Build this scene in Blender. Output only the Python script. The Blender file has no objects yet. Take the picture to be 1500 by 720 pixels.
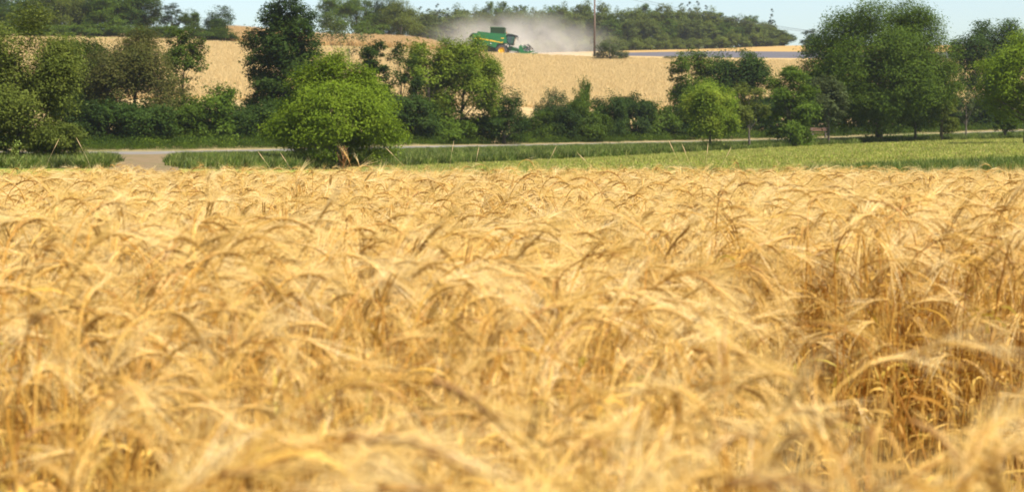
import bpy, bmesh, math, random
import numpy as np
from mathutils import Vector, Matrix, Quaternion, Euler

R = math.radians
scene = bpy.context.scene
COL = scene.collection

# ------------------------------------------------------------------ camera, sky, sun, exposure
CZ = 1.15                     # eye height above the soil of the barley field
FPX, HY = 3000.0, 215.0       # focal length in photo pixels, photo row of the true horizon
cam = bpy.data.cameras.new('camera')
cam.sensor_width = 36.0
cam.lens = 36.0 * FPX / 1500.0
cam.clip_start, cam.clip_end = 0.05, 6000
cam.dof.use_dof = True
cam.dof.focus_distance = 14.0
cam.dof.aperture_fstop = 6.8
cam_o = bpy.data.objects.new('camera', cam)
cam_o.location = (0, 0, CZ)
cam_o.rotation_euler = (R(90) - math.atan((360 - HY) / FPX), 0, 0)
COL.objects.link(cam_o)
scene.camera = cam_o

SUN_AZ, SUN_EL = R(132), R(54)         # azimuth clockwise from the view direction
world = bpy.data.worlds.new('World')
scene.world = world
world.use_nodes = True
wn = world.node_tree.nodes
bg = wn['Background']
sky = wn.new('ShaderNodeTexSky')
sky.sky_type = 'NISHITA'
sky.sun_disc = False
sky.sun_elevation = SUN_EL
sky.sun_rotation = SUN_AZ
sky.altitude = 300
sky.air_density = 1.0
sky.dust_density = 1.6
sky.ozone_density = 2.0
world.node_tree.links.new(sky.outputs[0], bg.inputs[0])
bg.inputs[1].default_value = 0.092
sl = bpy.data.lights.new('sun', 'SUN')
sl.energy = 5.0
sl.angle = R(0.6)
sl.color = (1.0, 0.95, 0.87)
so = bpy.data.objects.new('sun', sl)
sv = Vector((math.sin(SUN_AZ) * math.cos(SUN_EL), math.cos(SUN_AZ) * math.cos(SUN_EL), math.sin(SUN_EL)))
so.rotation_euler = sv.to_track_quat('Z', 'Y').to_euler()
so.location = (60, -40, 80)
COL.objects.link(so)
vs = scene.view_settings
vs.view_transform = 'Standard'
vs.look = 'None'
vs.gamma = 1.0
vs.use_curve_mapping = False
vs.exposure = 1.06
cy = scene.cycles
cy.max_bounces = 6
cy.diffuse_bounces = 2
cy.glossy_bounces = 2
cy.transmission_bounces = 4
cy.transparent_max_bounces = 8
cy.volume_bounces = 1
cy.volume_step_rate = 1.0
cy.volume_max_steps = 128

# ------------------------------------------------------------------ helpers: materials
def mat(name):
    m = bpy.data.materials.new(name)
    m.use_nodes = True
    nt = m.node_tree
    nt.nodes.clear()
    out = nt.nodes.new('ShaderNodeOutputMaterial')
    return m, nt, nt.nodes, nt.links, out

def ramp(nt, stops):
    r = nt.nodes.new('ShaderNodeValToRGB')
    e = r.color_ramp.elements
    while len(e) < len(stops): e.new(0.5)
    for i, (p, c) in enumerate(stops):
        e[i].position = p
        e[i].color = (*c, 1)
    return r

def simple(name, col, rough=0.6, metal=0.0, noise=0.0, nscale=3.0, coat=0.0):
    m, nt, N, L, out = mat(name)
    b = N.new('ShaderNodeBsdfPrincipled')
    b.inputs['Base Color'].default_value = (*col, 1)
    b.inputs['Roughness'].default_value = rough
    b.inputs['Metallic'].default_value = metal
    b.inputs['Coat Weight'].default_value = coat
    if noise:
        t = N.new('ShaderNodeTexCoord')
        n = N.new('ShaderNodeTexNoise')
        n.inputs['Scale'].default_value = nscale
        n.inputs['Detail'].default_value = 6
        L.new(t.outputs['Object'], n.inputs['Vector'])
        r = ramp(nt, [(0.3, tuple(c * (1 - noise) for c in col)), (0.7, tuple(min(1, c * (1 + noise)) for c in col))])
        L.new(n.outputs['Fac'], r.inputs[0])
        L.new(r.outputs[0], b.inputs['Base Color'])
    L.new(b.outputs[0], out.inputs[0])
    return m

def leafy(name, cols, transl=0.35, rough=0.55, per='island', objvar=0.0, spec=0.25, clump=0.0):
    """foliage / straw: colour drawn per leaf (island) or per plant (object), plus light passing through"""
    m, nt, N, L, out = mat(name)
    if per == 'island':
        g = N.new('ShaderNodeNewGeometry')
        rnd = g.outputs['Random Per Island']
    else:
        g = N.new('ShaderNodeObjectInfo')
        rnd = g.outputs['Random']
    if clump:      # leaf colour drifts from bough to bough, less from leaf to leaf
        tc = N.new('ShaderNodeTexCoord'); nz = N.new('ShaderNodeTexNoise')
        nz.inputs['Scale'].default_value = clump; nz.inputs['Detail'].default_value = 3
        L.new(tc.outputs['Object'], nz.inputs['Vector'])
        mr0 = N.new('ShaderNodeMapRange'); mr0.inputs[1].default_value = 0.3; mr0.inputs[2].default_value = 0.7
        L.new(nz.outputs['Fac'], mr0.inputs[0])
        mf = N.new('ShaderNodeMix'); mf.inputs[0].default_value = 0.38
        L.new(mr0.outputs[0], mf.inputs[2]); L.new(rnd, mf.inputs[3])
        rnd = mf.outputs[0]
    k = len(cols)
    r = ramp(nt, [(i / max(1, k - 1), c) for i, c in enumerate(cols)])
    L.new(rnd, r.inputs[0])
    colout = r.outputs[0]
    if objvar:
        oi = N.new('ShaderNodeObjectInfo')
        hs = N.new('ShaderNodeHueSaturation')
        mr = N.new('ShaderNodeMapRange')
        mr.inputs[3].default_value = 1 - objvar
        mr.inputs[4].default_value = 1 + objvar
        L.new(oi.outputs['Random'], mr.inputs[0])
        L.new(mr.outputs[0], hs.inputs['Value'])
        L.new(colout, hs.inputs['Color'])
        colout = hs.outputs[0]
    b = N.new('ShaderNodeBsdfPrincipled')
    b.inputs['Roughness'].default_value = rough
    b.inputs['Specular IOR Level'].default_value = spec
    L.new(colout, b.inputs['Base Color'])
    t = N.new('ShaderNodeBsdfTranslucent')
    hs2 = N.new('ShaderNodeHueSaturation')
    hs2.inputs['Value'].default_value = 1.25
    L.new(colout, hs2.inputs['Color'])
    L.new(hs2.outputs[0], t.inputs[0])
    mx = N.new('ShaderNodeMixShader')
    mx.inputs[0].default_value = transl
    L.new(b.outputs[0], mx.inputs[1])
    L.new(t.outputs[0], mx.inputs[2])
    L.new(mx.outputs[0], out.inputs[0])
    return m

def soil_mat(name, layers, rough=0.9, bump=0.0):
    """ground cover: layers = list of (scale xyz, detail, stops) multiplied / mixed; first is base, others overlay by their ramp"""
    m, nt, N, L, out = mat(name)
    tc = N.new('ShaderNodeTexCoord')
    col = None
    for (sc, det, stops, fac) in layers:
        mp = N.new('ShaderNodeMapping')
        mp.inputs['Scale'].default_value = sc
        L.new(tc.outputs['Object'], mp.inputs['Vector'])
        n = N.new('ShaderNodeTexNoise')
        n.inputs['Scale'].default_value = 1.0
        n.inputs['Detail'].default_value = det
        n.inputs['Roughness'].default_value = 0.62
        L.new(mp.outputs[0], n.inputs['Vector'])
        r = ramp(nt, stops)
        L.new(n.outputs['Fac'], r.inputs[0])
        if col is None:
            col = r.outputs[0]
        else:
            mx = N.new('ShaderNodeMix')
            mx.data_type = 'RGBA'
            mx.blend_type = fac[0]
            mx.inputs[0].default_value = fac[1]
            L.new(col, mx.inputs[6])
            L.new(r.outputs[0], mx.inputs[7])
            col = mx.outputs[2]
    b = N.new('ShaderNodeBsdfPrincipled')
    b.inputs['Roughness'].default_value = rough
    b.inputs['Specular IOR Level'].default_value = 0.0
    L.new(col, b.inputs['Base Color'])
    if bump:
        bn = N.new('ShaderNodeTexNoise')
        bn.inputs['Scale'].default_value = 4
        bn.inputs['Detail'].default_value = 8
        L.new(tc.outputs['Object'], bn.inputs['Vector'])
        bp = N.new('ShaderNodeBump')
        bp.inputs['Strength'].default_value = bump
        bp.inputs['Distance'].default_value = 0.2
        L.new(bn.outputs['Fac'], bp.inputs['Height'])
        L.new(bp.outputs[0], b.inputs['Normal'])
    L.new(b.outputs[0], out.inputs[0])
    return m

# ------------------------------------------------------------------ helpers: meshes and tagging
class MB:
    """collects vertices and faces (with material slots) of ONE mesh"""
    def __init__(s):
        s.v, s.f, s.m = [], [], []
    def add(s, vs, fs, mi=0):
        o = len(s.v)
        s.v.extend([tuple(p) for p in vs])
        s.f.extend([tuple(o + i for i in f) for f in fs])
        s.m.extend([mi] * len(fs))
    def tube(s, pts, radii, n=6, mi=0, cap=True):
        pts = [Vector(p) for p in pts]
        k = len(pts)
        vs, fs = [], []
        ref = Vector((0.13, 0.97, 0.2))
        for i, p in enumerate(pts):
            t = (pts[min(i + 1, k - 1)] - pts[max(i - 1, 0)])
            if t.length < 1e-9: t = Vector((0, 0, 1))
            t.normalize()
            a = t.cross(ref)
            if a.length < 0.05: a = t.cross(Vector((1, 0, 0)))
            a.normalize()
            b = t.cross(a)
            for j in range(n):
                w = 2 * math.pi * j / n
                vs.append(p + (a * math.cos(w) + b * math.sin(w)) * radii[i])
        for i in range(k - 1):
            for j in range(n):
                j2 = (j + 1) % n
                fs.append((i * n + j, i * n + j2, (i + 1) * n + j2, (i + 1) * n + j))
        if cap:
            fs.append(tuple(range(n - 1, -1, -1)))
            fs.append(tuple((k - 1) * n + j for j in range(n)))
        s.add(vs, fs, mi)
    def box(s, lo, hi, mi=0):
        x0, y0, z0 = lo; x1, y1, z1 = hi
        s.add([(x0, y0, z0), (x1, y0, z0), (x1, y1, z0), (x0, y1, z0), (x0, y0, z1), (x1, y0, z1), (x1, y1, z1), (x0, y1, z1)],
              [(3, 2, 1, 0), (4, 5, 6, 7), (0, 1, 5, 4), (1, 2, 6, 5), (2, 3, 7, 6), (3, 0, 4, 7)], mi)
    def prism(s, poly, y0, y1, mi=0, inset=None):
        """polygon in XZ (counter-clockwise seen from -Y) extruded along Y"""
        k = len(poly)
        vs = [(x, y0, z) for x, z in poly] + [(x, y1, z) for x, z in poly]
        fs = [tuple(range(k)), tuple(range(2 * k - 1, k - 1, -1))]
        for i in range(k):
            j = (i + 1) % k
            fs.append((j, i, k + i, k + j))
        s.add(vs, fs, mi)
    def build(s, name, mats, parent=None, bevel=0.0, smooth=False, link=True):
        me = bpy.data.meshes.new(name)
        me.from_pydata(s.v, [], s.f)
        if not isinstance(mats, (list, tuple)): mats = [mats]
        for q in mats: me.materials.append(q)
        if len(mats) > 1: me.polygons.foreach_set('material_index', s.m)
        if bevel:
            bm = bmesh.new(); bm.from_mesh(me)
            bmesh.ops.bevel(bm, geom=bm.edges[:], offset=bevel, segments=2, affect='EDGES', clamp_overlap=True)
            bm.to_mesh(me); bm.free()
        if smooth: me.polygons.foreach_set('use_smooth', [True] * len(me.polygons))
        me.update()
        return obj(name, me, parent, link)

def obj(name, me, parent=None, link=True):
    o = bpy.data.objects.new(name, me)
    if link: COL.objects.link(o)
    if parent: o.parent = parent
    return o

def np_mesh(name, V, F, mats):
    """fast mesh of quads (or triangles) from numpy arrays"""
    me = bpy.data.meshes.new(name)
    n, k = F.shape
    me.vertices.add(len(V)); me.vertices.foreach_set('co', V.astype(np.float32).ravel())
    me.loops.add(n * k); me.loops.foreach_set('vertex_index', F.astype(np.int32).ravel())
    me.polygons.add(n)
    me.polygons.foreach_set('loop_start', np.arange(0, n * k, k, dtype=np.int32))
    me.polygons.foreach_set('loop_total', np.full(n, k, dtype=np.int32))
    if not isinstance(mats, (list, tuple)): mats = [mats]
    for q in mats: me.materials.append(q)
    me.update(calc_edges=True)
    me.validate()
    return me

def tag(o, label=None, cat=None, group=None, kind=None):
    if label: o['label'] = label
    if cat: o['category'] = cat
    if group: o['group'] = group
    if kind: o['kind'] = kind
    return o

def empty(name, loc, rot=(0, 0, 0)):
    o = bpy.data.objects.new(name, None)
    o.empty_display_size = 0.3
    o.location = loc
    o.rotation_euler = rot
    COL.objects.link(o)
    return o

def copy_tree(o, parent=None):
    c = o.copy()
    COL.objects.link(c)
    c.parent = parent
    for ch in o.children: copy_tree(ch, c)
    return c

# ------------------------------------------------------------------ terrain
# columns of (distance, photo row of the ground there): barley edge, meadow, bank foot, road near, road far,
# hedge foot, end of the hill field, strip end / lavender start, crest / lavender end, far field end, far
TAB = {
    0:    [(70, 257), (95, 247), (143, 227), (147.5, 222), (153, 217), (330, 58), (338, 54), (400, 47), (430, 46), (700, 50)],
    220:  [(70, 257), (95, 247), (143, 227), (147.5, 222), (153, 217), (332, 60), (340, 56), (400, 46), (430, 46), (700, 50)],
    350:  [(75, 256), (105, 248), (150, 224), (154, 219.5), (160, 215), (342, 66), (352, 62), (398, 45), (430, 47), (700, 52)],
    450:  [(80, 257), (118, 249), (158, 221.5), (162, 217.5), (168, 214), (345, 71), (356, 67), (396, 57), (430, 57), (700, 58)],
    600:  [(80, 256), (128, 245), (170, 217.5), (174, 214), (181, 210), (350, 75), (358, 71.5), (396, 60), (440, 60), (700, 64)],
    680:  [(80, 254), (134, 241), (178, 216), (182, 213), (189, 210), (352, 79), (362, 77), (400, 75), (560, 77), (700, 70)],
    750:  [(80, 253), (140, 238), (186, 214.5), (190, 212), (197, 209), (352, 82), (380, 84), (450, 83), (580, 79), (700, 74)],
    900:  [(80, 252), (150, 231), (198, 211.5), (202, 209.3), (209, 206), (340, 88), (400, 82), (450, 78), (520, 75), (700, 70)],
    1050: [(80, 252), (165, 222), (211, 208.5), (215, 206.3), (222, 203), (340, 91), (378, 85), (480, 75.5), (545, 72), (700, 69)],
    1160: [(80, 251), (175, 216), (216, 206), (220, 203.6), (227, 200.5), (340, 92), (378, 86), (470, 76.5), (565, 67), (700, 70)],
    1300: [(80, 250), (188, 209), (222, 201.5), (226, 198.7), (233, 195), (345, 93), (378, 86), (470, 77), (565, 67), (700, 70)],
    1500: [(80, 247), (200, 203), (231, 193.7), (235, 190.8), (242, 187), (350, 92), (378, 86), (470, 77), (565, 67), (700, 70)],
}
EDGE = 28.0
_cols = sorted(TAB)
_PX = np.arange(-800, 2300, 5.0)
_D, _Z = [], []
for k in range(10):
    d = np.interp(_PX, _cols, [TAB[c][k][0] for c in _cols])
    z = np.interp(_PX, _cols, [CZ + (HY - TAB[c][k][1]) * TAB[c][k][0] / FPX for c in _cols])
    w = np.exp(-0.5 * (np.arange(-18, 19) * 5 / 28.0) ** 2); w /= w.sum()
    pad = lambda a: np.convolve(np.pad(a, 18, mode='edge'), w, mode='valid')
    _D.append(pad(d)); _Z.append(pad(z))
_D = np.array([np.full_like(_PX, EDGE)] + _D)
_Z = np.array([np.zeros_like(_PX)] + _Z)

def kd(k, px):                 # distance of boundary k in direction px
    return np.interp(px, _PX, _D[k])
def pxof(x, y):
    return np.clip(750 + FPX * np.asarray(x, float) / np.maximum(np.asarray(y, float), 1e-3), -800, 2290)
def terrain(x, y):
    x, y = np.broadcast_arrays(np.asarray(x, float), np.asarray(y, float))
    p = np.where(y > EDGE * 0.5, pxof(x, y), 750)
    z = np.zeros(x.shape)
    D = [np.interp(p, _PX, _D[k]) for k in range(11)]
    Z = [np.interp(p, _PX, _Z[k]) for k in range(11)]
    for k in range(10):
        t = (y - D[k]) / np.maximum(D[k + 1] - D[k], 1e-6)
        s = (y >= D[k]) & (y < D[k + 1])
        z = np.where(s, Z[k] + (Z[k + 1] - Z[k]) * t, z)
    z = np.where(y >= D[10], Z[10], z)
    return z
def tz(x, y): return float(terrain(x, y))
def at(px, d): return (px - 750) / FPX * d
def ground(px, d):
    x = at(px, d)
    return Vector((x, d, tz(x, d)))
def height_to(px, d, py):      # world z of photo row py at distance d
    return CZ + (HY - py) * d / FPX

# ------------------------------------------------------------------ setting: the ground sheets
rng = np.random.default_rng(7)
M_soil = soil_mat('field_soil', [((3, 3, 3), 6, [(0.3, (0.10, 0.065, 0.03)), (0.7, (0.24, 0.16, 0.07))], None)])
M_meadow = soil_mat('meadow_grass', [
    ((0.7, 0.35, 1), 8, [(0.30, (0.085, 0.115, 0.013)), (0.52, (0.14, 0.18, 0.02)), (0.72, (0.21, 0.235, 0.04))], None),
    ((0.05, 0.22, 1), 5, [(0.47, (0, 0, 0)), (0.62, (0.22, 0.15, 0.05))], ('ADD', 0.75)),
    ((3.0, 1.5, 1), 4, [(0.3, (0.62, 0.62, 0.62)), (0.7, (1.0, 1.0, 1.0))], ('MULTIPLY', 0.8))], bump=0.5)
M_bank = soil_mat('bank_grass', [((0.8, 0.8, 1), 7, [(0.3, (0.03, 0.055, 0.012)), (0.7, (0.075, 0.12, 0.025))], None)])
M_road = soil_mat('pale_road', [((0.5, 0.5, 1), 6, [(0.3, (0.13, 0.116, 0.098)), (0.7, (0.185, 0.168, 0.145))], None)])
M_track = soil_mat('dirt_track', [((0.8, 0.5, 1), 7, [(0.3, (0.13, 0.085, 0.04)), (0.5, (0.18, 0.13, 0.075)), (0.72, (0.075, 0.08, 0.02))], None)])
M_verge = soil_mat('dry_verge', [((0.25, 0.5, 1), 6, [(0.33, (0.07, 0.10, 0.03)), (0.5, (0.22, 0.17, 0.08)), (0.7, (0.33, 0.25, 0.13))], None)])
M_hill = soil_mat('hill_grain', [
    ((0.25, 0.18, 1), 8, [(0.3, (0.33, 0.225, 0.10)), (0.7, (0.44, 0.32, 0.155))], None),
    ((2.0, 1.2, 1), 4, [(0.3, (0.75, 0.74, 0.72)), (0.7, (1, 1, 1))], ('MULTIPLY', 0.8))])
M_strip = soil_mat('grass_strip', [((0.3, 0.3, 1), 6, [(0.3, (0.11, 0.17, 0.03)), (0.7, (0.26, 0.28, 0.07))], None)])
M_lav = soil_mat('slate_field', [((0.1, 0.35, 1), 6, [(0.3, (0.078, 0.074, 0.082)), (0.7, (0.12, 0.112, 0.118))], None)])
M_gold = soil_mat('far_grain', [((0.1, 0.2, 1), 6, [(0.3, (0.27, 0.17, 0.06)), (0.7, (0.37, 0.24, 0.09))], None)])
M_floor = soil_mat('wood_floor', [((0.2, 0.2, 1), 6, [(0.3, (0.05, 0.06, 0.025)), (0.7, (0.12, 0.11, 0.05))], None)])

def grid_mesh(name, X, Y, Z, m):
    r, c = X.shape
    V = np.stack([X.ravel(), Y.ravel(), Z.ravel()], 1)
    i = (np.arange(r - 1)[:, None] * c + np.arange(c - 1)[None]).ravel()
    F = np.stack([i, i + 1, i + c + 1, i + c], 1)
    me = np_mesh(name, V, F, m)
    me.polygons.foreach_set('use_smooth', [True] * len(me.polygons))
    return obj(name, me)

# one base sheet out to the horizon, under everything (soil of the barley field near the camera)
xs = np.concatenate([-np.geomspace(2600, 40, 26), np.linspace(-36, 36, 37), np.geomspace(40, 2600, 26)])
ys = np.concatenate([[-200, -60, -20], np.linspace(-8, 28, 19), np.geomspace(30, 900, 70), [1200, 1800, 2600]])
GX, GY = np.meshgrid(xs, ys)
GZ = terrain(GX, GY) - np.where(GY > 28.5, 0.45, 0.0)
g = grid_mesh('ground', GX, GY, GZ, M_soil)
tag(g, kind='structure')

def sheet(name, k0, k1, m, rows=6, p0=-700, p1=2200, step=20, t0=0.0, t1=1.0, dz=0.0):
    P = np.arange(p0, p1 + 1, step, dtype=float)
    A, B = kd(k0, P), kd(k1, P)
    T = np.linspace(t0, t1, rows + 1)[:, None]
    Dm = A[None] + (B - A)[None] * T
    X = (P[None] - 750) / FPX * Dm
    Z = terrain(X, Dm + 0) + dz
    o = grid_mesh(name, X, Dm, Z, m)
    return tag(o, kind='structure')

sheet('meadow', 0, 2, M_meadow, 14)
sheet('roadside_bank', 2, 3, M_bank, 8)
sheet('road', 3, 4, M_road, 2)
sheet('road_verge', 4, 5, M_verge, 3)
sheet('hill_field', 5, 6, M_hill, 30)
sheet('grass_strip', 6, 7, M_strip, 2, p1=660)
sheet('hill_ridge', 7, 8, M_hill, 6, p1=660)
sheet('hill_top', 6, 7, M_hill, 3, p0=660)
sheet('lavender_field', 7, 8, M_lav, 6, p0=900)
sheet('harvested_ground', 7, 8, M_hill, 6, p0=660, p1=900)
sheet('far_field', 8, 9, M_gold, 5)
sheet('wood_ground', 9, 10, M_floor, 4)
sheet('farm_track', 2, 3, M_track, 8, p0=160, p1=262, step=6, t0=-0.6, t1=1.0, dz=0.05)

# ------------------------------------------------------------------ scattering ground cover (one object, "stuff")
def scatter(name, pts, rot, scl, idx, variants):
    """one object whose points carry copies of a few plant meshes through geometry nodes"""
    c = bpy.data.collections.new(name + '_plants')
    for i, v in enumerate(variants):
        v.name = '%s_%02d' % (name, i)
        c.objects.link(v)
    me = bpy.data.meshes.new(name)
    n = len(pts)
    me.vertices.add(n)
    me.vertices.foreach_set('co', np.asarray(pts, np.float32).ravel())
    a = me.attributes.new('rot', 'FLOAT_VECTOR', 'POINT'); a.data.foreach_set('vector', np.asarray(rot, np.float32).ravel())
    a = me.attributes.new('scl', 'FLOAT_VECTOR', 'POINT'); a.data.foreach_set('vector', np.asarray(scl, np.float32).ravel())
    a = me.attributes.new('idx', 'INT', 'POINT'); a.data.foreach_set('value', np.asarray(idx, np.int32))
    o = obj(name, me)
    nt = bpy.data.node_groups.new(name, 'GeometryNodeTree')
    nt.interface.new_socket('Geometry', in_out='INPUT', socket_type='NodeSocketGeometry')
    nt.interface.new_socket('Geometry', in_out='OUTPUT', socket_type='NodeSocketGeometry')
    N, L = nt.nodes, nt.links
    gi, go = N.new('NodeGroupInput'), N.new('NodeGroupOutput')
    ci = N.new('GeometryNodeCollectionInfo')
    ci.inputs[0].default_value = c
    ci.inputs['Separate Children'].default_value = True
    ci.inputs['Reset Children'].default_value = True
    ip = N.new('GeometryNodeInstanceOnPoints')
    def attr(nm, ty):
        q = N.new('GeometryNodeInputNamedAttribute'); q.data_type = ty; q.inputs[0].default_value = nm
        return q.outputs[0]
    L.new(gi.outputs[0], ip.inputs['Points'])
    L.new(ci.outputs[0], ip.inputs['Instance'])
    ip.inputs['Pick Instance'].default_value = True
    L.new(attr('idx', 'INT'), ip.inputs['Instance Index'])
    e2r = N.new('FunctionNodeEulerToRotation')
    L.new(attr('rot', 'FLOAT_VECTOR'), e2r.inputs[0])
    L.new(e2r.outputs[0], ip.inputs['Rotation'])
    L.new(attr('scl', 'FLOAT_VECTOR'), ip.inputs['Scale'])
    L.new(ip.outputs[0], go.inputs[0])
    md = o.modifiers.new('scatter', 'NODES')
    md.node_group = nt
    return tag(o, kind='stuff')

def tuft(name, seed, n, h, spread, w, lean, m, seg=3, droop=0.5):
    r = random.Random(seed)
    b = MB()
    for i in range(n):
        a = r.uniform(0, 6.283); q = spread * math.sqrt(r.random())
        bx, by = q * math.cos(a), q * math.sin(a)
        hh = h * r.uniform(0.55, 1.1)
        da = r.uniform(0, 6.283); ln = lean * r.uniform(0.2, 1.2)
        wa = r.uniform(0, 6.283); wx, wy = math.cos(wa) * w, math.sin(wa) * w
        vs, fs = [], []
        for s in range(seg + 1):
            t = s / seg
            ex = ln * hh * t ** (1 + droop)
            px, py, pz = bx + ex * math.cos(da), by + ex * math.sin(da), hh * t * (1 - 0.35 * ln * t)
            k = (1 - t ** 1.5) * 0.5 + 0.04
            vs += [(px - wx * k, py - wy * k, pz), (px + wx * k, py + wy * k, pz)]
        for s in range(seg): fs.append((2 * s, 2 * s + 1, 2 * s + 3, 2 * s + 2))
        b.add(vs, fs)
    return b.build(name, m, link=False)

def fan_points(n, px0, px1, ka, kb, ta=0.0, tb=1.0, seed=1):
    """uniform by area points between two ground boundaries"""
    r = np.random.default_rng(seed)
    p = r.uniform(px0, px1, n * 3)
    A, B = kd(ka, p), kd(kb, p)
    d = A + (B - A) * r.uniform(ta, tb, n * 3)
    keep = r.random(n * 3) < d / d.max()
    p, d = p[keep][:n], d[keep][:n]
    x = (p - 750) / FPX * d
    return np.stack([x, d, terrain(x, d)], 1), p

def rots(n, tilt, seed):
    r = np.random.default_rng(seed)
    return np.stack([r.normal(0, tilt, n), r.normal(0, tilt, n), r.uniform(0, 6.283, n)], 1)

# the ripe grain on the hill: short straw tufts
M_hs = leafy('hill_straw', [(0.54, 0.395, 0.175), (0.60, 0.45, 0.205), (0.66, 0.51, 0.25)], 0.45, per='island')
hv = [tuft('straw', 40 + i, 34, 0.66, 0.6, 0.10, 0.5, M_hs, 2) for i in range(5)]
P, p = fan_points(42000, -60, 1560, 5, 6, 0.28, 0.995, 11)
s = np.random.default_rng(3).uniform(0.92, 1.06, len(P))
scatter('hill_grain_crop', P, rots(len(P), 0.08, 12), np.stack([s, s, s], 1), np.random.default_rng(5).integers(0, 5, len(P)), hv)
# darker standing grain behind the grass strip at the top of the hill
M_rye = leafy('brown_straw', [(0.42, 0.26, 0.10), (0.56, 0.38, 0.165), (0.64, 0.46, 0.22)], 0.45)
rv = [tuft('rye', 60 + i, 40, 1.1, 0.5, 0.10, 0.2, M_rye, 2) for i in range(4)]
P, p = fan_points(5000, 325, 655, 7, 8, 0.0, 1.0, 13)
s = np.random.default_rng(4).uniform(0.9, 1.15, len(P)) * np.clip((690 - p) / 60, 0.4, 1)
scatter('brown_grain_crop', P, rots(len(P), 0.06, 14), np.stack([s, s, s], 1), np.random.default_rng(6).integers(0, 4, len(P)), rv)

# roadside bank: tall unmown grass
M_bg = leafy('tall_grass', [(0.042, 0.068, 0.008), (0.075, 0.112, 0.011), (0.115, 0.155, 0.018), (0.20, 0.20, 0.05)], 0.4, objvar=0.45)
bv = [tuft('bank', 80 + i, 46, 0.85, 0.45, 0.07, 0.7, M_bg, 3) for i in range(5)]
P, p = fan_points(16000, -60, 1560, 2, 3, 0.0, 0.93, 15)
rr = np.random.default_rng(161)
ok = ~((p > 158 + rr.normal(0, 8, len(p))) & (p < 262 + rr.normal(0, 8, len(p))))
P, p = P[ok], p[ok]
rr = np.random.default_rng(16)
tb = (P[:, 1] - kd(2, p)) / (kd(3, p) - kd(2, p))
s = rr.uniform(0.6, 1.15, len(P)) * np.interp(p, [0, 500, 900, 1100, 1500], [0.75, 0.9, 0.9, 0.7, 0.7]) * np.interp(tb, [0, 0.5, 0.8, 1], [1, 0.8, 0.4, 0.28])
scatter('bank_tall_grass', P, rots(len(P), 0.15, 17), np.stack([s, s, s], 1), rr.integers(0, 5, len(P)), bv)
# mown meadow: short tufts, green and hay coloured
M_mg = leafy('mown_grass', [(0.136, 0.170, 0.017), (0.204, 0.238, 0.027), (0.281, 0.272, 0.055), (0.357, 0.272, 0.093)], 0.35, objvar=0.3)
mv = [tuft('mown', 100 + i, 26, 0.16, 0.4, 0.05, 0.9, M_mg, 2) for i in range(4)]
P, p = fan_points(15000, 520, 1560, 0, 2, 0.35, 0.995, 18)
s = np.random.default_rng(19).uniform(0.5, 1.2, len(P))
scatter('meadow_short_grass', P, rots(len(P), 0.1, 20), np.stack([s, s, s], 1), np.random.default_rng(21).integers(0, 4, len(P)), mv)
# tall grass fringe between barley and meadow, thicker at the right
P, p = fan_points(5200, 640, 1580, 0, 1, 0.55, 1.0, 22)
rr = np.random.default_rng(23)
keep = rr.random(len(P)) < np.interp(p, [640, 1150, 1290, 1360, 1580], [0.0, 0.02, 0.5, 0.9, 1.0])
P, p = P[keep], p[keep]
s = rr.uniform(0.6, 1.0, len(P)) * np.interp(p, [1150, 1300, 1580], [0.55, 0.75, 1.0])
scatter('fringe_grass', P, rots(len(P), 0.15, 24), np.stack([s, s, s], 1), rr.integers(0, 5, len(P)),
        [tuft('fringe', 120 + i, 40, 0.7, 0.4, 0.05, 0.6, M_bg, 3) for i in range(5)])

# ------------------------------------------------------------------ foliage meshes
LEAF = {
    'bright': [(0.081, 0.127, 0.007), (0.132, 0.189, 0.011), (0.189, 0.246, 0.018)],
    'mid':    [(0.034, 0.061, 0.007), (0.059, 0.093, 0.008), (0.093, 0.135, 0.017)],
    'dark':   [(0.018, 0.036, 0.008), (0.031, 0.055, 0.008), (0.052, 0.080, 0.013)],
    'olive':  [(0.062, 0.082, 0.012), (0.091, 0.112, 0.016), (0.138, 0.152, 0.026)],
    'brown':  [(0.036, 0.050, 0.009), (0.062, 0.070, 0.014), (0.098, 0.088, 0.022), (0.062, 0.085, 0.014)],
    'lime':   [(0.062, 0.102, 0.008), (0.102, 0.151, 0.011), (0.161, 0.205, 0.020), (0.223, 0.232, 0.026)],
    'grey':   [(0.044, 0.060, 0.019), (0.065, 0.082, 0.026), (0.088, 0.106, 0.037)],
    'blue':   [(0.024, 0.045, 0.021), (0.039, 0.062, 0.028), (0.052, 0.077, 0.034)],
    'wood':   [(0.055, 0.073, 0.014), (0.081, 0.102, 0.019), (0.106, 0.128, 0.025)],
}
ML = {k: leafy('leaves_' + k, v, 0.32, 0.6, spec=0.06, clump=0.75, objvar=(0.28 if k in ('wood', 'dark', 'mid') else 0.1)) for k, v in LEAF.items()}
M_bark = simple('bark', (0.085, 0.065, 0.048), 0.9, noise=0.35, nscale=2)

def leaves_np(C, N, size, r, aspect=0.55):
    """kite shaped leaves at centres C with normals N"""
    n = len(C)
    t = r.normal(size=(n, 3)); t -= (t * N).sum(1, keepdims=True) * N
    t /= np.linalg.norm(t, axis=1, keepdims=True) + 1e-9
    b = np.cross(N, t)
    s = (size * r.uniform(0.55, 1.3, n))[:, None]
    fold = N * s * 0.12
    V = np.stack([C - t * s * 0.5, C - b * s * aspect * 0.5 + fold, C + t * s * 0.5, C + b * s * aspect * 0.5 + fold], 1).reshape(-1, 3)
    F = np.arange(n * 4).reshape(n, 4)
    return V, F

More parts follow.
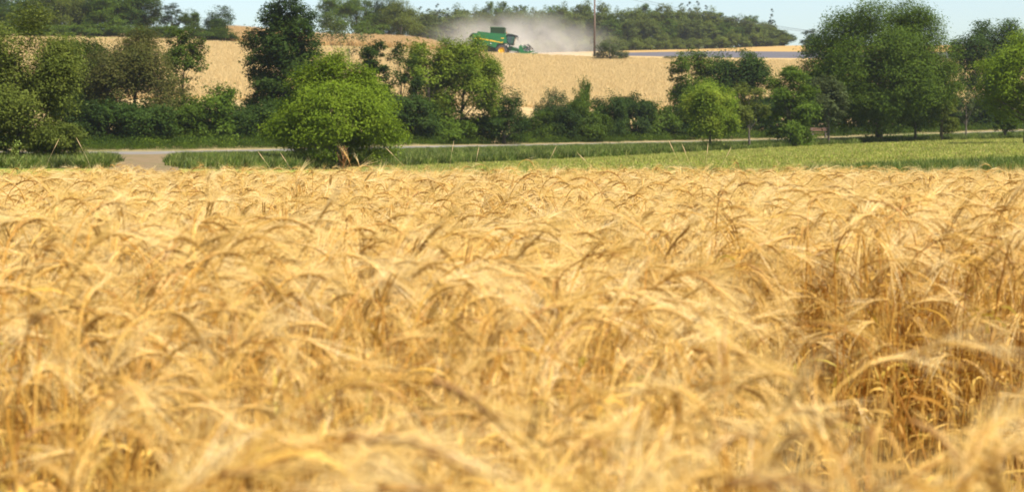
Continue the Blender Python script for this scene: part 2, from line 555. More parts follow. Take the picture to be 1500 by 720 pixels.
def crown_np(seed, H, W, base, n_leaf, leaf, shape='round', sub=9, clump=0.09, fill=0.5, depth=None, open_=0.0, knobby=0.34, taper=0.0, core=0.4):
    r = np.random.default_rng(seed)
    D = depth or W * 0.9
    cz, rz = (base + H) / 2, (H - base) / 2
    lob = []
    if shape == 'round':
        lob.append((0, 0, cz, W * 0.36, D * 0.36, rz * 0.80))
        for i in range(sub):
            a = 2.39996 * i + r.uniform(-.4, .4); u = r.uniform(-0.75, 0.92)
            q = math.sqrt(1 - u * u)
            k = r.uniform(0.7, 1.35) * knobby
            lob.append((W * 0.5 * (1 - k * .82) * q * math.cos(a), D * 0.5 * (1 - k * .82) * q * math.sin(a), cz + rz * (1 - k) * u, W * 0.5 * k, D * 0.5 * k, rz * k * 1.0))
    elif shape == 'tall':
        lob.append((0, 0, cz, W * 0.26, D * 0.26, rz * 0.9))
        for i in range(sub):
            t = (i + r.uniform(0.2, 0.8)) / sub
            a = 2.39996 * i
            wid = (0.30 + 0.70 * math.sin(math.pi * (0.12 + 0.80 * t)) ** 0.8) if t < 0.72 else 0.95 - (t - 0.72) * 2.0
            k = r.uniform(0.28, 0.42)
            lob.append((W * 0.5 * wid * .72 * math.cos(a), D * 0.5 * wid * .72 * math.sin(a), base + (H - base) * (0.08 + 0.86 * t), W * 0.5 * k, D * 0.5 * k, rz * 0.20))
    elif shape == 'bush':
        lob.append((0, 0, H * 0.42, W * 0.36, D * 0.36, H * 0.46))
        for i in range(sub):
            a = 2.39996 * i + r.uniform(-.4, .4); q = r.uniform(0.4, 0.80)
            k = r.uniform(0.26, 0.42)
            zz = H * r.uniform(0.2, 0.92 - 0.42 * q)
            lob.append((W * 0.5 * q * math.cos(a), D * 0.5 * q * math.sin(a), zz, W * 0.5 * k, D * 0.5 * k, H * 0.5 * k * .9))
    elif shape == 'cone':
        for i in range(sub):
            t = i / (sub - 1)
            wv = (1 - t) ** 0.9 * 0.5 + 0.035
            m_ = max(1, int(round(5 * (1 - t)))) if t < 0.9 else 1
            for j in range(m_):
                a = 2 * math.pi * j / m_ + r.uniform(0, 1) + i
                q = wv * W * 0.6 if m_ > 1 else 0
                lob.append((q * math.cos(a), q * math.sin(a), base + (H - base) * (t * 0.97), wv * W * 0.55, wv * W * 0.55, (H - base) / sub * 0.75))
    lob = np.array(lob)
    vol = (lob[:, 3] * lob[:, 4] * lob[:, 5]) ** 0.72
    if shape in ('round', 'bush', 'tall'): vol[0] *= core
    n_cl = max(8, int(n_leaf * 1.9 / 38))
    li = r.choice(len(lob), n_cl, p=vol / vol.sum())
    u = r.normal(size=(n_cl, 3)); u[:, 2] = np.where(r.random(n_cl) < 0.45, np.abs(u[:, 2]), u[:, 2])
    u /= np.linalg.norm(u, axis=1, keepdims=True)
    rad = (1 - fill * r.random(n_cl) ** 1.6)[:, None]
    cc = lob[li, :3] + u * lob[li, 3:] * rad
    if open_:
        hole = np.sin(cc[:, 0] * 2.6 / W * 3.1 + seed) * np.sin(cc[:, 2] * 3.0 / H * 3.1 + seed * 1.7) * np.sin(cc[:, 1] * 2.2 / W * 3.1 + seed * .6)
        cc = cc[np.abs(hole) > open_ * r.random(len(hole)) * 0.5]
    cc[:, 2] = np.maximum(cc[:, 2], 0.1)
    n_cl = len(cc)
    per = np.maximum(4, (38 * r.uniform(0.5, 1.5, n_cl)).astype(int))
    ci = np.repeat(np.arange(n_cl), per)
    cr = W * clump * r.uniform(0.55, 1.25, n_cl)[ci][:, None]
    C = cc[ci] + np.clip(r.normal(size=(len(ci), 3)), -1.7, 1.7) * cr * np.array([0.72, 0.72, 0.36])
    mid = np.array([0, 0, cz])
    o = C - mid; o /= np.linalg.norm(o, axis=1, keepdims=True) + 1e-9
    Nn = o * 0.45 + np.array([0, 0, 0.65]) + r.normal(size=o.shape) * 0.34
    Nn /= np.linalg.norm(Nn, axis=1, keepdims=True) + 1e-9
    # fit the crown to its real width and height
    lo, hi = np.percentile(C, 0.8, axis=0), np.percentile(C, 99.6, axis=0)
    want_lo, want_hi = np.array([-W / 2, -D / 2, max(base, 0.05)]), np.array([W / 2, D / 2, H])
    f = (want_hi - want_lo) / (hi - lo)
    fit = lambda q: want_lo + (q - lo) * f
    C, cc = fit(C), fit(cc)
    if taper:
        for q in (C, cc):
            t = np.clip((q[:, 2] - base) / (H - base), 0, 1)
            q[:, :2] *= (1.0 - taper * np.clip(t - 0.3, 0, 1) - 0.5 * np.clip(0.22 - t, 0, 1))[:, None]
    lob[:, :3] = fit(lob[:, :3]); lob[:, 3:] *= f
    keep = C[:, 2] > 0.03
    V, F = leaves_np(C[keep], Nn[keep], leaf * 0.88, r)
    return V, F, cc, lob

def trunk_mb(seed, H, base, W, lob, rad, lean=0.0, limbs=7, show=0.8):
    r = random.Random(seed)
    b = MB()
    top = H * show
    pts, rs = [], []
    for i in range(7):
        t = i / 6
        pts.append((lean * W * t * t + r.uniform(-1, 1) * rad * 0.6 * t, r.uniform(-1, 1) * rad * 0.6 * t, top * t))
        rs.append(rad * (1.25 if i == 0 else 1.0) * (1 - 0.82 * t) + 0.015)
    b.tube(pts, rs, 8)
    ids = list(range(len(lob)))
    r.shuffle(ids)
    for i in ids[:limbs]:
        e = Vector(lob[i][:3])
        zs = min(max(base * 0.8, e.z * r.uniform(0.35, 0.6)), top * 0.85)
        t = zs / top
        k = min(5, int(t * 6)); f = t * 6 - k
        st = Vector(pts[k]).lerp(Vector(pts[k + 1]), f)
        midp = st.lerp(e, 0.5) + Vector((0, 0, 0.06 * H * r.uniform(-0.3, 0.8)))
        r0 = rad * (1 - 0.8 * t) * 0.55
        b.tube([st, st.lerp(midp, 0.5), midp, midp.lerp(e, 0.5), e], [r0, r0 * .8, r0 * .6, r0 * .4, 0.015], 6)
        for q in range(2):
            e2 = midp.lerp(e, r.uniform(0.2, 0.9)); d2 = Vector((r.uniform(-1, 1), r.uniform(-1, 1), r.uniform(0.1, 1))) * W * 0.13
            b.tube([e2, e2 + d2 * 0.6, e2 + d2 + Vector((0, 0, .05))], [r0 * .32, r0 * .22, 0.01], 5)
    return b

def tree(name, px, d, top, wpx, leafmat, label, cat='tree', group=None, seed=1, base=0.2, n=9000, leaf=0.26,
         shape='round', trunk=0.16, lean=0.0, rz=0.0, off=None, **kw):
    g = ground(px, d)
    H = height_to(px, d, top) - g.z
    W = wpx * d / FPX
    t = empty(name, g, (0, 0, rz))
    tag(t, label, cat, group)
    V, F, cc, lob = crown_np(seed, H, W, H * base, n, leaf, shape, **kw)
    if lean:
        V[:, 0] += lean * W * (V[:, 2] / H / 0.8) ** 2
        lob = lob.copy(); lob[:, 0] += lean * W * (lob[:, 2] / H / 0.8) ** 2
    obj('crown' if cat == 'tree' else 'foliage', np_mesh(name + '_leaves', V, F, ML[leafmat]), t)
    trunk_mb(seed, H, H * base, W, lob, trunk, lean, 9 if cat == 'tree' else 5, 0.86 if shape in ('tall', 'cone') else 0.72).build('trunk' if cat == 'tree' else 'stem', M_bark, t, smooth=True)
    return t

# ------------------------------------------------------------------ trees in front of and along the road
T = tree
T('feathery_tree', 26, 106, 16, 190, 'olive', 'feathery olive green tree filling the left edge beside the barley', seed=11, base=0.05, n=52000, leaf=0.16, sub=24, knobby=0.30, clump=0.07, fill=0.85, trunk=0.16)
T('round_bush', 88, 104, 178, 82, 'olive', 'low leafy bush at the foot of the feathery olive tree, by the dirt track', 'bush', seed=12, base=0.0, n=7000, leaf=0.14, shape='bush')
T('ash_tree', 112, 163, 58, 124, 'mid', 'mid green tree with pointed leafy top between the olive tree and the brownish tree', seed=13, base=0.06, n=28000, leaf=0.22, sub=16, knobby=0.28, core=0.8, trunk=0.14)
T('brownish_tree', 198, 160, 46, 142, 'brown', 'broad tree with brownish green leaves above the pale road at left', seed=14, base=0.0, n=36000, leaf=0.22, sub=22, knobby=0.27, trunk=0.17, open_=0.1, core=0.9)
T('slender_tree', 266, 172, 42, 66, 'mid', 'slender open green tree leaning right behind the brownish tree', seed=15, base=0.36, n=6500, leaf=0.26, sub=8, lean=0.12, trunk=0.11, open_=0.7, fill=0.6)
T('tall_dark_tree', 418, 171, 0, 112, 'dark', 'tallest dark green tree with layered branches, left of the bright walnut tree', seed=16, base=0.08, n=24000, leaf=0.30, shape='tall', sub=24, trunk=0.22, clump=0.085)
T('walnut_tree', 493, 122, 84, 196, 'bright', 'rounded bright green walnut tree standing at the barley edge, in front of the road', seed=17, base=0.07, n=44000, leaf=0.165, sub=24, knobby=0.31, fill=0.45, taper=0.55, clump=0.06, trunk=0.17)
T('twiggy_tree', 512, 181, 22, 86, 'grey', 'thin tree with bare brown twigs showing, rising behind the bright walnut tree', seed=18, base=0.35, n=5200, leaf=0.26, sub=9, open_=1.2, fill=0.9, trunk=0.13)
T('dark_bushy_tree', 545, 179, 62, 54, 'dark', 'small dark bushy tree just right of the twiggy tree', seed=19, base=0.1, n=7000, leaf=0.24, shape='tall', sub=9, trunk=0.12)
T('dull_tree', 588, 184, 64, 62, 'dark', 'dull dark green tree between the walnut tree and the light green trees', seed=20, base=0.12, n=7000, leaf=0.24, sub=9, open_=0.8, trunk=0.12)
T('light_tree', 630, 186, 60, 84, 'lime', 'airy light green tree with its thin dark trunk showing through the leaves', seed=21, base=0.28, n=10000, leaf=0.28, sub=9, open_=1.2, fill=0.7, trunk=0.13, lean=-0.03)
T('spreading_tree', 676, 188, 58, 108, 'lime', 'spreading yellow green tree below the combine harvester', seed=22, base=0.2, n=28000, leaf=0.23, sub=22, knobby=0.27, trunk=0.17, lean=0.04)
T('dark_shrub', 738, 191, 126, 74, 'dark', 'dark pointed shrub at the right foot of the spreading yellow green tree', 'bush', seed=23, base=0.0, n=7000, leaf=0.22, shape='bush', sub=11)
T('two_tone_tree', 1012, 224, 76, 62, 'mid', 'lighter green tree above the hedge, left of the dark open tree', seed=24, base=0.22, n=13000, leaf=0.29, sub=9, open_=0.3, trunk=0.13)
T('open_dark_tree', 1080, 227, 76, 92, 'dark', 'dark open crowned tree above the hedge, behind the two small meadow trees', seed=25, base=0.2, n=17000, leaf=0.32, sub=10, open_=0.35, trunk=0.16)
T('small_tree', 1040, 167, 121, 82, 'lime', 'small leafy tree on a short trunk at the far meadow edge, leftmost of its row', seed=26, base=0.2, n=17000, leaf=0.175, sub=18, knobby=0.28, trunk=0.10)
T('small_tree', 1097, 172, 122, 60, 'olive', 'small thin crowned tree with a tall bare trunk at the far meadow edge', seed=27, base=0.36, n=4600, leaf=0.22, sub=8, open_=0.6, trunk=0.09)
T('bushy_tree', 1157, 177, 99, 78, 'mid', 'bushy green tree leafy down to the grass, left of the wooden bench', seed=28, base=0.03, n=12000, leaf=0.23, shape='tall', sub=12, trunk=0.10, depth=4.6)
T('dull_young_tree', 1213, 181, 112, 54, 'grey', 'dull grey green young tree right of the wooden bench', seed=29, base=0.26, n=5200, leaf=0.23, sub=8, trunk=0.10)
T('big_tree', 1287, 189, 8, 222, 'mid', 'largest tree, a broad domed green crown at the right of the meadow', seed=30, base=0.12, n=80000, leaf=0.235, sub=40, trunk=0.32, knobby=0.23, clump=0.06, fill=0.4, core=1.3, taper=0.15)
T('medium_tree', 1340, 191, 96, 74, 'mid', 'medium green tree on a thin dark trunk under the right side of the largest tree', seed=31, base=0.2, n=11000, leaf=0.24, sub=9, trunk=0.12)
T('yellowish_tree', 1378, 193, 82, 54, 'olive', 'narrow yellowish green tree at the right edge of the largest tree', seed=32, base=0.12, n=11000, leaf=0.22, shape='tall', sub=10, trunk=0.13)
T('sapling', 1414, 196, 128, 44, 'grey', 'thin sapling with sparse leaves standing alone at the meadow edge', seed=33, base=0.34, n=2600, leaf=0.22, sub=7, open_=1.0, trunk=0.07)
T('tall_open_tree', 1444, 252, 32, 104, 'dark', 'tall dark tree with gaps of golden field showing through, far right', seed=34, base=0.24, n=24000, leaf=0.34, sub=18, knobby=0.27, open_=0.35, fill=0.45, core=0.8, trunk=0.2)
T('edge_tree', 1502, 160, 46, 136, 'bright', 'bright green tree cut off by the right edge of the picture', seed=35, base=0.24, n=28000, leaf=0.21, sub=20, knobby=0.27, trunk=0.18)
T('small_bush', 1471, 199, 158, 34, 'mid', 'small dark bush at the end of the road, in front of the tall dark tree', 'bush', seed=36, base=0.0, n=3200, leaf=0.2, shape='bush')

# hedge along the far side of the road: a few shrub meshes, each shrub a thing
def hedge(px, d, top, wpx, src, label, rz):
    g = ground(px, d)
    H = height_to(px, d, top) - g.z
    W = wpx * d / FPX
    t = src[0] if not src[1] else copy_tree(src[0])
    src[1] = True
    t.location = g
    t.rotation_euler = (0, 0, rz)
    s = W / src[2]
    t.scale = (s, s, H / src[3])
    tag(t, label, 'shrub', 'shrubs of the roadside hedge')
def hedge_src(name, seed, leafmat, n, leaf, W=4.5, H=3.6, sub=12):
    t = empty(name, (0, 0, 0))
    V, F, cc, lob = crown_np(seed, H, W, 0, n, leaf, 'bush', sub=sub, clump=0.085)
    obj('foliage', np_mesh(name + '_leaves', V, F, ML[leafmat]), t)
    trunk_mb(seed, H, 0.2, W, lob, 0.07, 0, 6, 0.6).build('stem', M_bark, t, smooth=True)
    return [t, False, W, H]
HS = {'a': hedge_src('dark_green_shrub', 51, 'dark', 6500, 0.23), 'b': hedge_src('green_shrub', 52, 'mid', 6500, 0.24),
      'c': hedge_src('deep_green_shrub', 53, 'dark', 6000, 0.27, sub=9), 'd': hedge_src('pale_shrub', 54, 'grey', 5500, 0.2, sub=10)}
L_dark = 'dark green shrub in the shaded hedge behind the road'
for px, dd, top, w, k, lab in [
    (120, 6, 144, 80, 'a', 'dark shrub below the pointed green tree, left end of the hedge'),
    (160, 7, 148, 84, 'c', 'dark shrub under the left half of the brownish tree'),
    (215, 6, 150, 92, 'a', 'dark shrub under the right half of the brownish tree'),
    (262, 8, 142, 80, 'b', 'green shrub under the slender leaning tree'),
    (306, 8, 127, 92, 'b', 'rounded mid green shrub standing clear between brownish and tallest tree'),
    (352, 7, 150, 80, 'a', 'dark shrub at the left foot of the tallest dark tree'),
    (396, 6, 148, 84, 'c', 'dark shrub under the tallest dark tree'),
    (448, 7, 140, 84, 'a', 'dark shrub half hidden by the left side of the walnut tree'),
    (560, 7, 132, 84, 'c', 'dark shrub half hidden by the right side of the walnut tree'),
    (606, 7, 138, 84, 'a', 'dark shrub right of the walnut tree, under the airy light tree'),
    (655, 5, 160, 84, 'b', 'green shrub under the spreading yellow green tree'),
    (700, 4, 168, 74, 'c', 'low dark shrub near the road under the spreading tree'),
    (782, 6, 163, 62, 'b', 'low green shrub in the first dip of the hedge, right of the dark pointed shrub'),
    (808, 9, 131, 52, 'd', 'pale rounded shrub rising behind the hedge below the combine'),
    (818, 5, 152, 66, 'a', 'dark shrub in front of the pale rounded shrub'),
    (849, 7, 118, 36, 'b', 'narrow upright shrub sticking up above the middle of the hedge'),
    (862, 4, 148, 70, 'b', 'green shrub at the foot of the narrow upright shrub'),
    (893, 6, 138, 62, 'a', 'dark shrub just right of the narrow upright shrub'),
    (930, 6, 139, 66, 'c', 'tallest dark shrub of the right half of the low hedge'),
    (965, 6, 149, 66, 'b', 'green shrub of the hedge left of the meadow trees'),
    (1000, 5, 150, 66, 'a', 'dark shrub behind the leftmost small meadow tree'),
    (1045, 7, 138, 74, 'c', 'dark shrub between the small meadow trees, across the road'),
    (1095, 8, 140, 76, 'a', 'dark shrub behind the small thin crowned tree'),
    (1140, 8, 138, 76, 'c', 'dark shrub behind the bushy tree left of the bench'),
    (1195, 9, 130, 84, 'a', 'dark shrub right behind the wooden bench'),
    (1250, 8, 134, 84, 'c', 'dark shrub beneath the left side of the largest tree'),
    (1310, 8, 138, 84, 'a', 'dark shrub beneath the right side of the largest tree'),
    (1365, 8, 134, 80, 'c', 'dark shrub behind the narrow yellowish tree'),
    (1420, 7, 140, 84, 'a', 'dark shrub behind the thin sapling'),
    (1475, 8, 142, 80, 'b', 'green shrub of the hedge at the far right'),
]:
    d0 = float(kd(4, px)) + dd + 1.5
    hedge(px, d0, top, w, HS[k], lab, (px * 1.7) % 6.28)

# nettles and brambles along the hedge foot
def herb(seed, h, w, n, m, leaf=0.16):
    r = np.random.default_rng(seed)
    C = np.stack([r.normal(0, w * .4, n), r.normal(0, w * .4, n), h * r.random(n) ** 0.8], 1)
    Nn = r.normal(size=(n, 3)) * 0.6 + np.array([0, -0.2, 0.7]); Nn /= np.linalg.norm(Nn, axis=1, keepdims=True)
    V, F = leaves_np(C, Nn, leaf, r)
    return obj('herb', np_mesh('herb', V, F, m), link=False)
uv = [herb(300 + i, 1.0, 1.3, 130, [ML['mid'], ML['dark'], ML['mid'], ML['lime']][i]) for i in range(4)]
P, p = fan_points(2600, -60, 1560, 4, 5, 0.30, 1.5, 25)
rr = np.random.default_rng(26)
s = rr.uniform(0.35, 1.0, len(P)) * np.interp(P[:, 1] - kd(4, p), [1.0, 4.5, 9], [0.25, 0.9, 1.2])
scatter('hedge_undergrowth', P, rots(len(P), 0.1, 27), np.stack([s, s, s], 1), rr.choice(4, len(P), p=[.4, .3, .25, .05]), uv)
P, p = fan_points(2300, 270, 1560, 2, 3, 0.05, 0.9, 28)
rr = np.random.default_rng(29)
s = rr.uniform(0.35, 0.75, len(P)) * np.interp((P[:, 1] - kd(2, p)) / (kd(3, p) - kd(2, p)), [0, 0.5, 1], [1, 0.8, 0.25])
scatter('bank_herbs', P, rots(len(P), 0.1, 30), np.stack([s, s, s * .9], 1), rr.choice(4, len(P), p=[.45, .1, .35, .1]),
        [herb(320 + i, 0.95, 1.1, 110, [ML['mid'], ML['dark'], ML['bright'], ML['lime']][i], 0.13) for i in range(4)])

# ------------------------------------------------------------------ trees on the hill
def bg_src(name, seed, leafmat, H, W, base, n, leaf, shape='round', sub=11, trunk=0.2, **kw):
    t = empty(name, (0, 0, 0))
    V, F, cc, lob = crown_np(seed, H, W, H * base, n, leaf, shape, sub=sub, **kw)
    obj('crown', np_mesh(name + '_leaves', V, F, ML[leafmat]), t)
    trunk_mb(seed, H, H * base, W, lob, trunk, 0, 6, 0.85 if shape == 'cone' else 0.7).build('trunk', M_bark, t, smooth=True)
    return [t, False, W, H]
def bg(px, d, top, wpx, src, label, cat='tree', group=None, rz=0.0, sink=0.0):
    g = ground(px, d)
    H = height_to(px, d, top) - g.z + sink
    W = wpx * d / FPX
    t = src[0] if not src[1] else copy_tree(src[0])
    src[1] = True
    t.location = (g.x, g.y, g.z - sink)
    t.rotation_euler = (0, 0, rz)
    s = W / src[2]
    t.scale = (s, s, H / src[3])
    return tag(t, label, cat, group)

W1 = bg_src('hilltop_tree', 201, 'mid', 11, 8, 0.06, 6500, 0.42)
W2 = bg_src('hilltop_dark_tree', 202, 'dark', 11, 8, 0.05, 6500, 0.42)
W3 = bg_src('hilltop_yellowish_tree', 203, 'olive', 9, 10, 0.06, 8000, 0.36, sub=15)
W4 = bg_src('hilltop_bush', 204, 'mid', 4, 6, 0.0, 3000, 0.34, shape='bush')
W5 = bg_src('hilltop_bluish_tree', 205, 'blue', 8, 5, 0.05, 3500, 0.36, shape='tall')
GL = 'trees of the wood at the top left'
for i, (px, d, top, w, s, lab) in enumerate([
    (-15, 352, 8, 70, W2, 'dark tree at the very left corner of the hilltop wood'),
    (18, 346, 8, 64, W1, 'paler round tree second from the left in the hilltop wood'),
    (55, 350, -14, 76, W2, 'dark tree above the middle of the feathery olive tree, in the hilltop wood'),
    (92, 349, -12, 74, W3, 'olive green tree in the middle of the hilltop wood'),
    (128, 352, -16, 72, W2, 'dark tree right of the olive one in the hilltop wood'),
    (160, 350, -8, 66, W1, 'green tree above the brownish tree, in the hilltop wood'),
    (192, 354, -14, 70, W2, 'dark tree next to last at the right of the hilltop wood'),
    (214, 357, -16, 54, W1, 'last tree at the right end of the hilltop wood, against the sky'),
    (20, 375, -25, 90, W2, 'tall dark tree at the back left of the hilltop wood'),
    (90, 380, -28, 90, W2, 'tall dark tree at the back centre of the hilltop wood'),
    (165, 378, -25, 90, W2, 'tall dark tree at the back right of the hilltop wood')]):
    bg(px, d, top, w, s, lab, 'tree', GL, i * 1.3)
for i, (px, d, top, w, s, lab) in enumerate([
    (60, 341, 36, 50, W4, 'low bush at the foot of the hilltop wood, leftmost'),
    (135, 342, 33, 48, W4, 'bright low bush below the middle of the hilltop wood'),
    (182, 343, 37, 54, W4, 'low bush at the right foot of the hilltop wood'),
    (232, 345, 39, 50, W4, 'low bush left of the hilltop tree group'),
    (300, 349, 39, 66, W4, 'low yellowish bush under the hilltop tree group'),
    (330, 349, 43, 44, W4, 'low dark bush beside the brown grain strip')]):
    bg(px, d, top, w, s, lab, 'bush', 'low bushes at the hilltop field edge', i * 2.1)
for i, px in enumerate((2, 32, 88, 108, 156, 206, 250)):
    bg(px, 342 + i % 3, 35 + (i * 5) % 7, 46, W4, 'low green bush in the shade along the foot of the hilltop wood', 'bush', 'low shaded bushes under the hilltop wood', i * 1.9)
bg(254, 354, 7, 34, W5, 'bluish green tree, leftmost of the hilltop tree group', rz=.4)
bg(282, 353, 16, 36, W1, 'small bright green tree in the middle of the hilltop tree group', rz=1.0)
bg(321, 352, 10, 48, W2, 'dark leaning round tree at the right of the hilltop tree group', rz=2.0)
for i, (px, d, top, w, s, lab) in enumerate([
    (492, 405, -8, 52, W1, 'green hilltop tree behind the twiggy tree, left one'),
    (524, 410, -6, 52, W1, 'green hilltop tree behind the twiggy tree, right one'),
    (556, 415, -2, 44, W2, 'dark hilltop tree next to the round yellowish tree'),
    (588, 408, 4, 66, W3, 'round yellowish green hilltop tree left of the dust cloud'),
    (570, 422, -4, 60, W2, 'dark hilltop tree behind the round yellowish tree'),
    (540, 402, 34, 60, W4, 'hilltop bush behind the brown grain strip')]):
    bg(px, d, top, w, s, lab, 'tree' if s is not W4 else 'bush', None, i * 1.7)
bg(1184, 392, 44, 26, W5, 'greyish tree just left of the largest tree, on the ridge', rz=.7)
bg(1191, 396, 52, 26, W1, 'small ridge tree half hidden behind the largest tree', rz=2.7)
F4 = bg_src('field_bush', 214, 'grey', 4, 6, 0.0, 2600, 0.3, shape='bush')
bg(893, 336, 60, 46, F4, 'greyish green bush at the field edge right of the wooden pole', 'bush', None, 0.5)
bg(912, 337, 76, 20, F4, 'tiny low bush beside the greyish bush near the pole', 'bush', None, 1.5)
bg(980, 339, 82, 20, F4, 'tiny low bush on the golden field below the lavender strip', 'bush', None, 2.5)

# the far forest
FS = [bg_src('forest_tree', 221 + i, ['wood', 'wood', 'wood', 'mid', 'olive'][i], 11, 8, 0.03, 3600, 0.62, sub=12, trunk=0.25) for i in range(5)]
FB = bg_src('forest_bush', 229, 'olive', 4, 6, 0.0, 2200, 0.42, shape='bush')
FC = bg_src('spruce_tree', 231, 'blue', 13, 5, 0.08, 3600, 0.42, shape='cone', sub=16, trunk=0.2, clump=0.05)
rr = random.Random(5)
TOPX = [600, 640, 680, 740, 800, 850, 900, 960, 1010, 1060, 1100, 1130, 1160]
TOPY = [15, 17, 13, 8, 11, 7, 12, 11, 13, 19, 28, 38, 56]
for row, (k, lift) in enumerate([(9, 16), (9, 7), (9, 0)]):
    px = 606 + row * 9
    while px < 1156 - row * 4:
        d = float(kd(k, px)) + 4 + row * 17 + rr.uniform(0, 8)
        if px < 680: d = max(d, 470 + row * 30)
        top = np.interp(px, TOPX, TOPY) + lift * (1 if px < 1090 else 0.4) + rr.uniform(-4, 4)
        gy = HY - (ground(px, d).z - CZ) * FPX / d
        w = rr.uniform(30, 44)
        if gy - top < 16: top = gy - rr.uniform(15, 19); w = rr.uniform(18, 24)
        lab = ['hazy green broadleaf tree in the front row of the far forest', 'hazy green broadleaf tree in the middle rows of the far forest',
               'hazy broadleaf tree whose top shows on the skyline of the far forest'][row]
        bg(px, d, top, w, FS[rr.randrange(5)], lab, 'tree', ['front trees of the far forest', 'middle trees of the far forest', 'skyline trees of the far forest'][row], rr.uniform(0, 6))
        px += w * rr.uniform(0.50, 0.74)
px = 690.0
while px < 1150:
    d = float(kd(9, px)) - 2 + rr.uniform(-3, 2)
    gy = HY - (ground(px, d).z - CZ) * FPX / d
    bg(px, d, gy - rr.uniform(16, 26) * (1 if px < 1110 else 0.6), rr.uniform(26, 40), FB, 'low rounded bush along the foot of the far forest', 'bush', 'bushes at the foot of the far forest', rr.uniform(0, 6))
    px += rr.uniform(15, 24)
for px, top, lab in [(616, 12, 'leftmost spruce top poking above the far forest'), (628, 15, 'second spruce from the left above the far forest'), (641, 8, 'spruce with a tall tip left of the dust cloud'),
                     (655, 14, 'spruce at the left edge of the dust cloud'), (998, 7, 'left spruce of the clump on the forest skyline'), (1010, 5, 'second spruce of the clump on the forest skyline'),
                     (1021, 4, 'tallest spruce of the clump on the forest skyline'), (1034, 10, 'right spruce of the clump on the forest skyline')]:
    d = float(kd(9, px)) + 60 if px > 680 else 530
    bg(px, d, top, 24, FC, lab, 'spruce', None, px)
bg(1128, float(kd(9, 1128)) + 30, 15, 19, FC, 'lone spindly spruce standing out at the right end of the far forest', 'spruce', None, 1)

# ------------------------------------------------------------------ wooden poles and wires
M_pole = simple('pole_wood', (0.13, 0.085, 0.06), 0.85, noise=0.25, nscale=1.5)
M_wire = simple('wire', (0.10, 0.10, 0.11), 0.5, 0.3)
M_cer = simple('insulator', (0.55, 0.55, 0.52), 0.3)
def pole(px, d, top, label):
    g = ground(px, d)
    H = height_to(px, d, top) - g.z
    t = empty('utility_pole', g)
    tag(t, label, 'pole')
    b = MB(); b.tube([(0, 0, -0.4), (0, 0, H * .5), (0, 0, H)], [0.19, 0.16, 0.13], 12); b.build('shaft', M_pole, t, smooth=True)
    b = MB(); b.box((-0.9, 0.13, H - 0.42), (0.9, 0.25, H - 0.28)); b.build('crossarm', M_pole, t, bevel=0.01)
    for s in (-0.75, 0.75):
        b = MB(); b.tube([(s, .19, H - .28), (s, .19, H - .2), (s, .19, H - .16), (s, .19, H - .02)], [.03, .05, .07, .04], 8); b.build('insulator', M_cer, t)
    return g + Vector((0, 0.19, H - 0.02))
p1 = pole(870.5, 342, -16, 'tall brown wooden pole rising out of the golden hill field beside the dust cloud')
p2 = pole(1302, 250, 60, 'wooden pole hidden behind the crown of the largest tree')
p3 = pole(-130, 405, -6, 'wooden pole outside the left edge beyond the hilltop wood')
for a, b_, n in ((p1, p2, 'between the wooden pole and the largest tree'), (p1, p3, 'from the wooden pole to the upper left')):
    for s, q in ((-0.75, 'rear'), (0.75, 'front')):
        A, B = a + Vector((s, 0, 0)), b_ + Vector((s, 0, 0))
        pts = []
        for i in range(25):
            t = i / 24
            c = A.lerp(B, t); c.z -= 4 * t * (1 - t) * 1.0
            pts.append(c)
        m = MB(); m.tube(pts, [0.022] * 25, 5)
        tag(m.build('power_line', M_wire), 'thin wire %s, %s strand' % (n, 'lower' if s > 0 else 'upper'), 'wire')

# ------------------------------------------------------------------ bench
M_bench = simple('bench_wood', (0.13, 0.06, 0.035), 0.6, noise=0.25, nscale=4)
M_conc = simple('bench_foot', (0.12, 0.10, 0.09), 0.9, noise=0.2, nscale=5)
g = ground(1199, float(kd(4, 1199)) + 1.4)
t = empty('wooden_bench', g, (0, 0, R(4)))
tag(t, 'reddish brown wooden bench beside the road, under trees at the right', 'bench')
b = MB()
for k in range(3): b.box((-0.95, -0.25 + k * 0.15, 0.46), (0.95, -0.13 + k * 0.15, 0.51))
b.build('seat', M_bench, t, bevel=0.008)
b = MB()
for k in range(2):
    z = 0.72 + k * 0.2; b.box((-0.95, 0.20 + k * 0.05, z), (0.95, 0.245 + k * 0.05, z + 0.16))
b.build('backrest', M_bench, t, bevel=0.008)
for s in (-0.72, 0.72):
    b = MB(); b.prism([(-0.06, 0.0), (0.06, 0.0), (0.06, 0.455), (-0.06, 0.455)], -0.24, 0.24)
    b.box((-0.05, 0.245, 0.0), (0.05, 0.30, 1.05))
    o = b.build('leg', M_conc, t, bevel=0.006); o.location = (s, 0, 0)

# ------------------------------------------------------------------ the combine harvester
GREEN = (0.008, 0.115, 0.028)
M_grn = simple('green_paint', GREEN, 0.35, noise=0.12, nscale=1.2, coat=0.3)
M_grn2 = simple('dark_green_panel', (0.008, 0.038, 0.012), 0.55, noise=0.15, nscale=1.5)
M_yel = simple('yellow_paint', (0.75, 0.42, 0.01), 0.4)
M_blk = simple('black_plastic', (0.022, 0.022, 0.024), 0.6, noise=0.3, nscale=2)
M_rub = simple('dusty_rubber', (0.06, 0.052, 0.045), 0.9, noise=0.3, nscale=4)
M_met = simple('worn_steel', (0.30, 0.28, 0.27), 0.5, 0.6, noise=0.3, nscale=5)
M_org = simple('orange_lens', (0.8, 0.25, 0.02), 0.3)
M_lens = simple('lamp_lens', (0.7, 0.7, 0.68), 0.2)
m_, nt_, N_, L_, out_ = mat('cab_glass')
gb = N_.new('ShaderNodeBsdfPrincipled')
gb.inputs['Base Color'].default_value = (0.035, 0.06, 0.06, 1); gb.inputs['Roughness'].default_value = 0.15
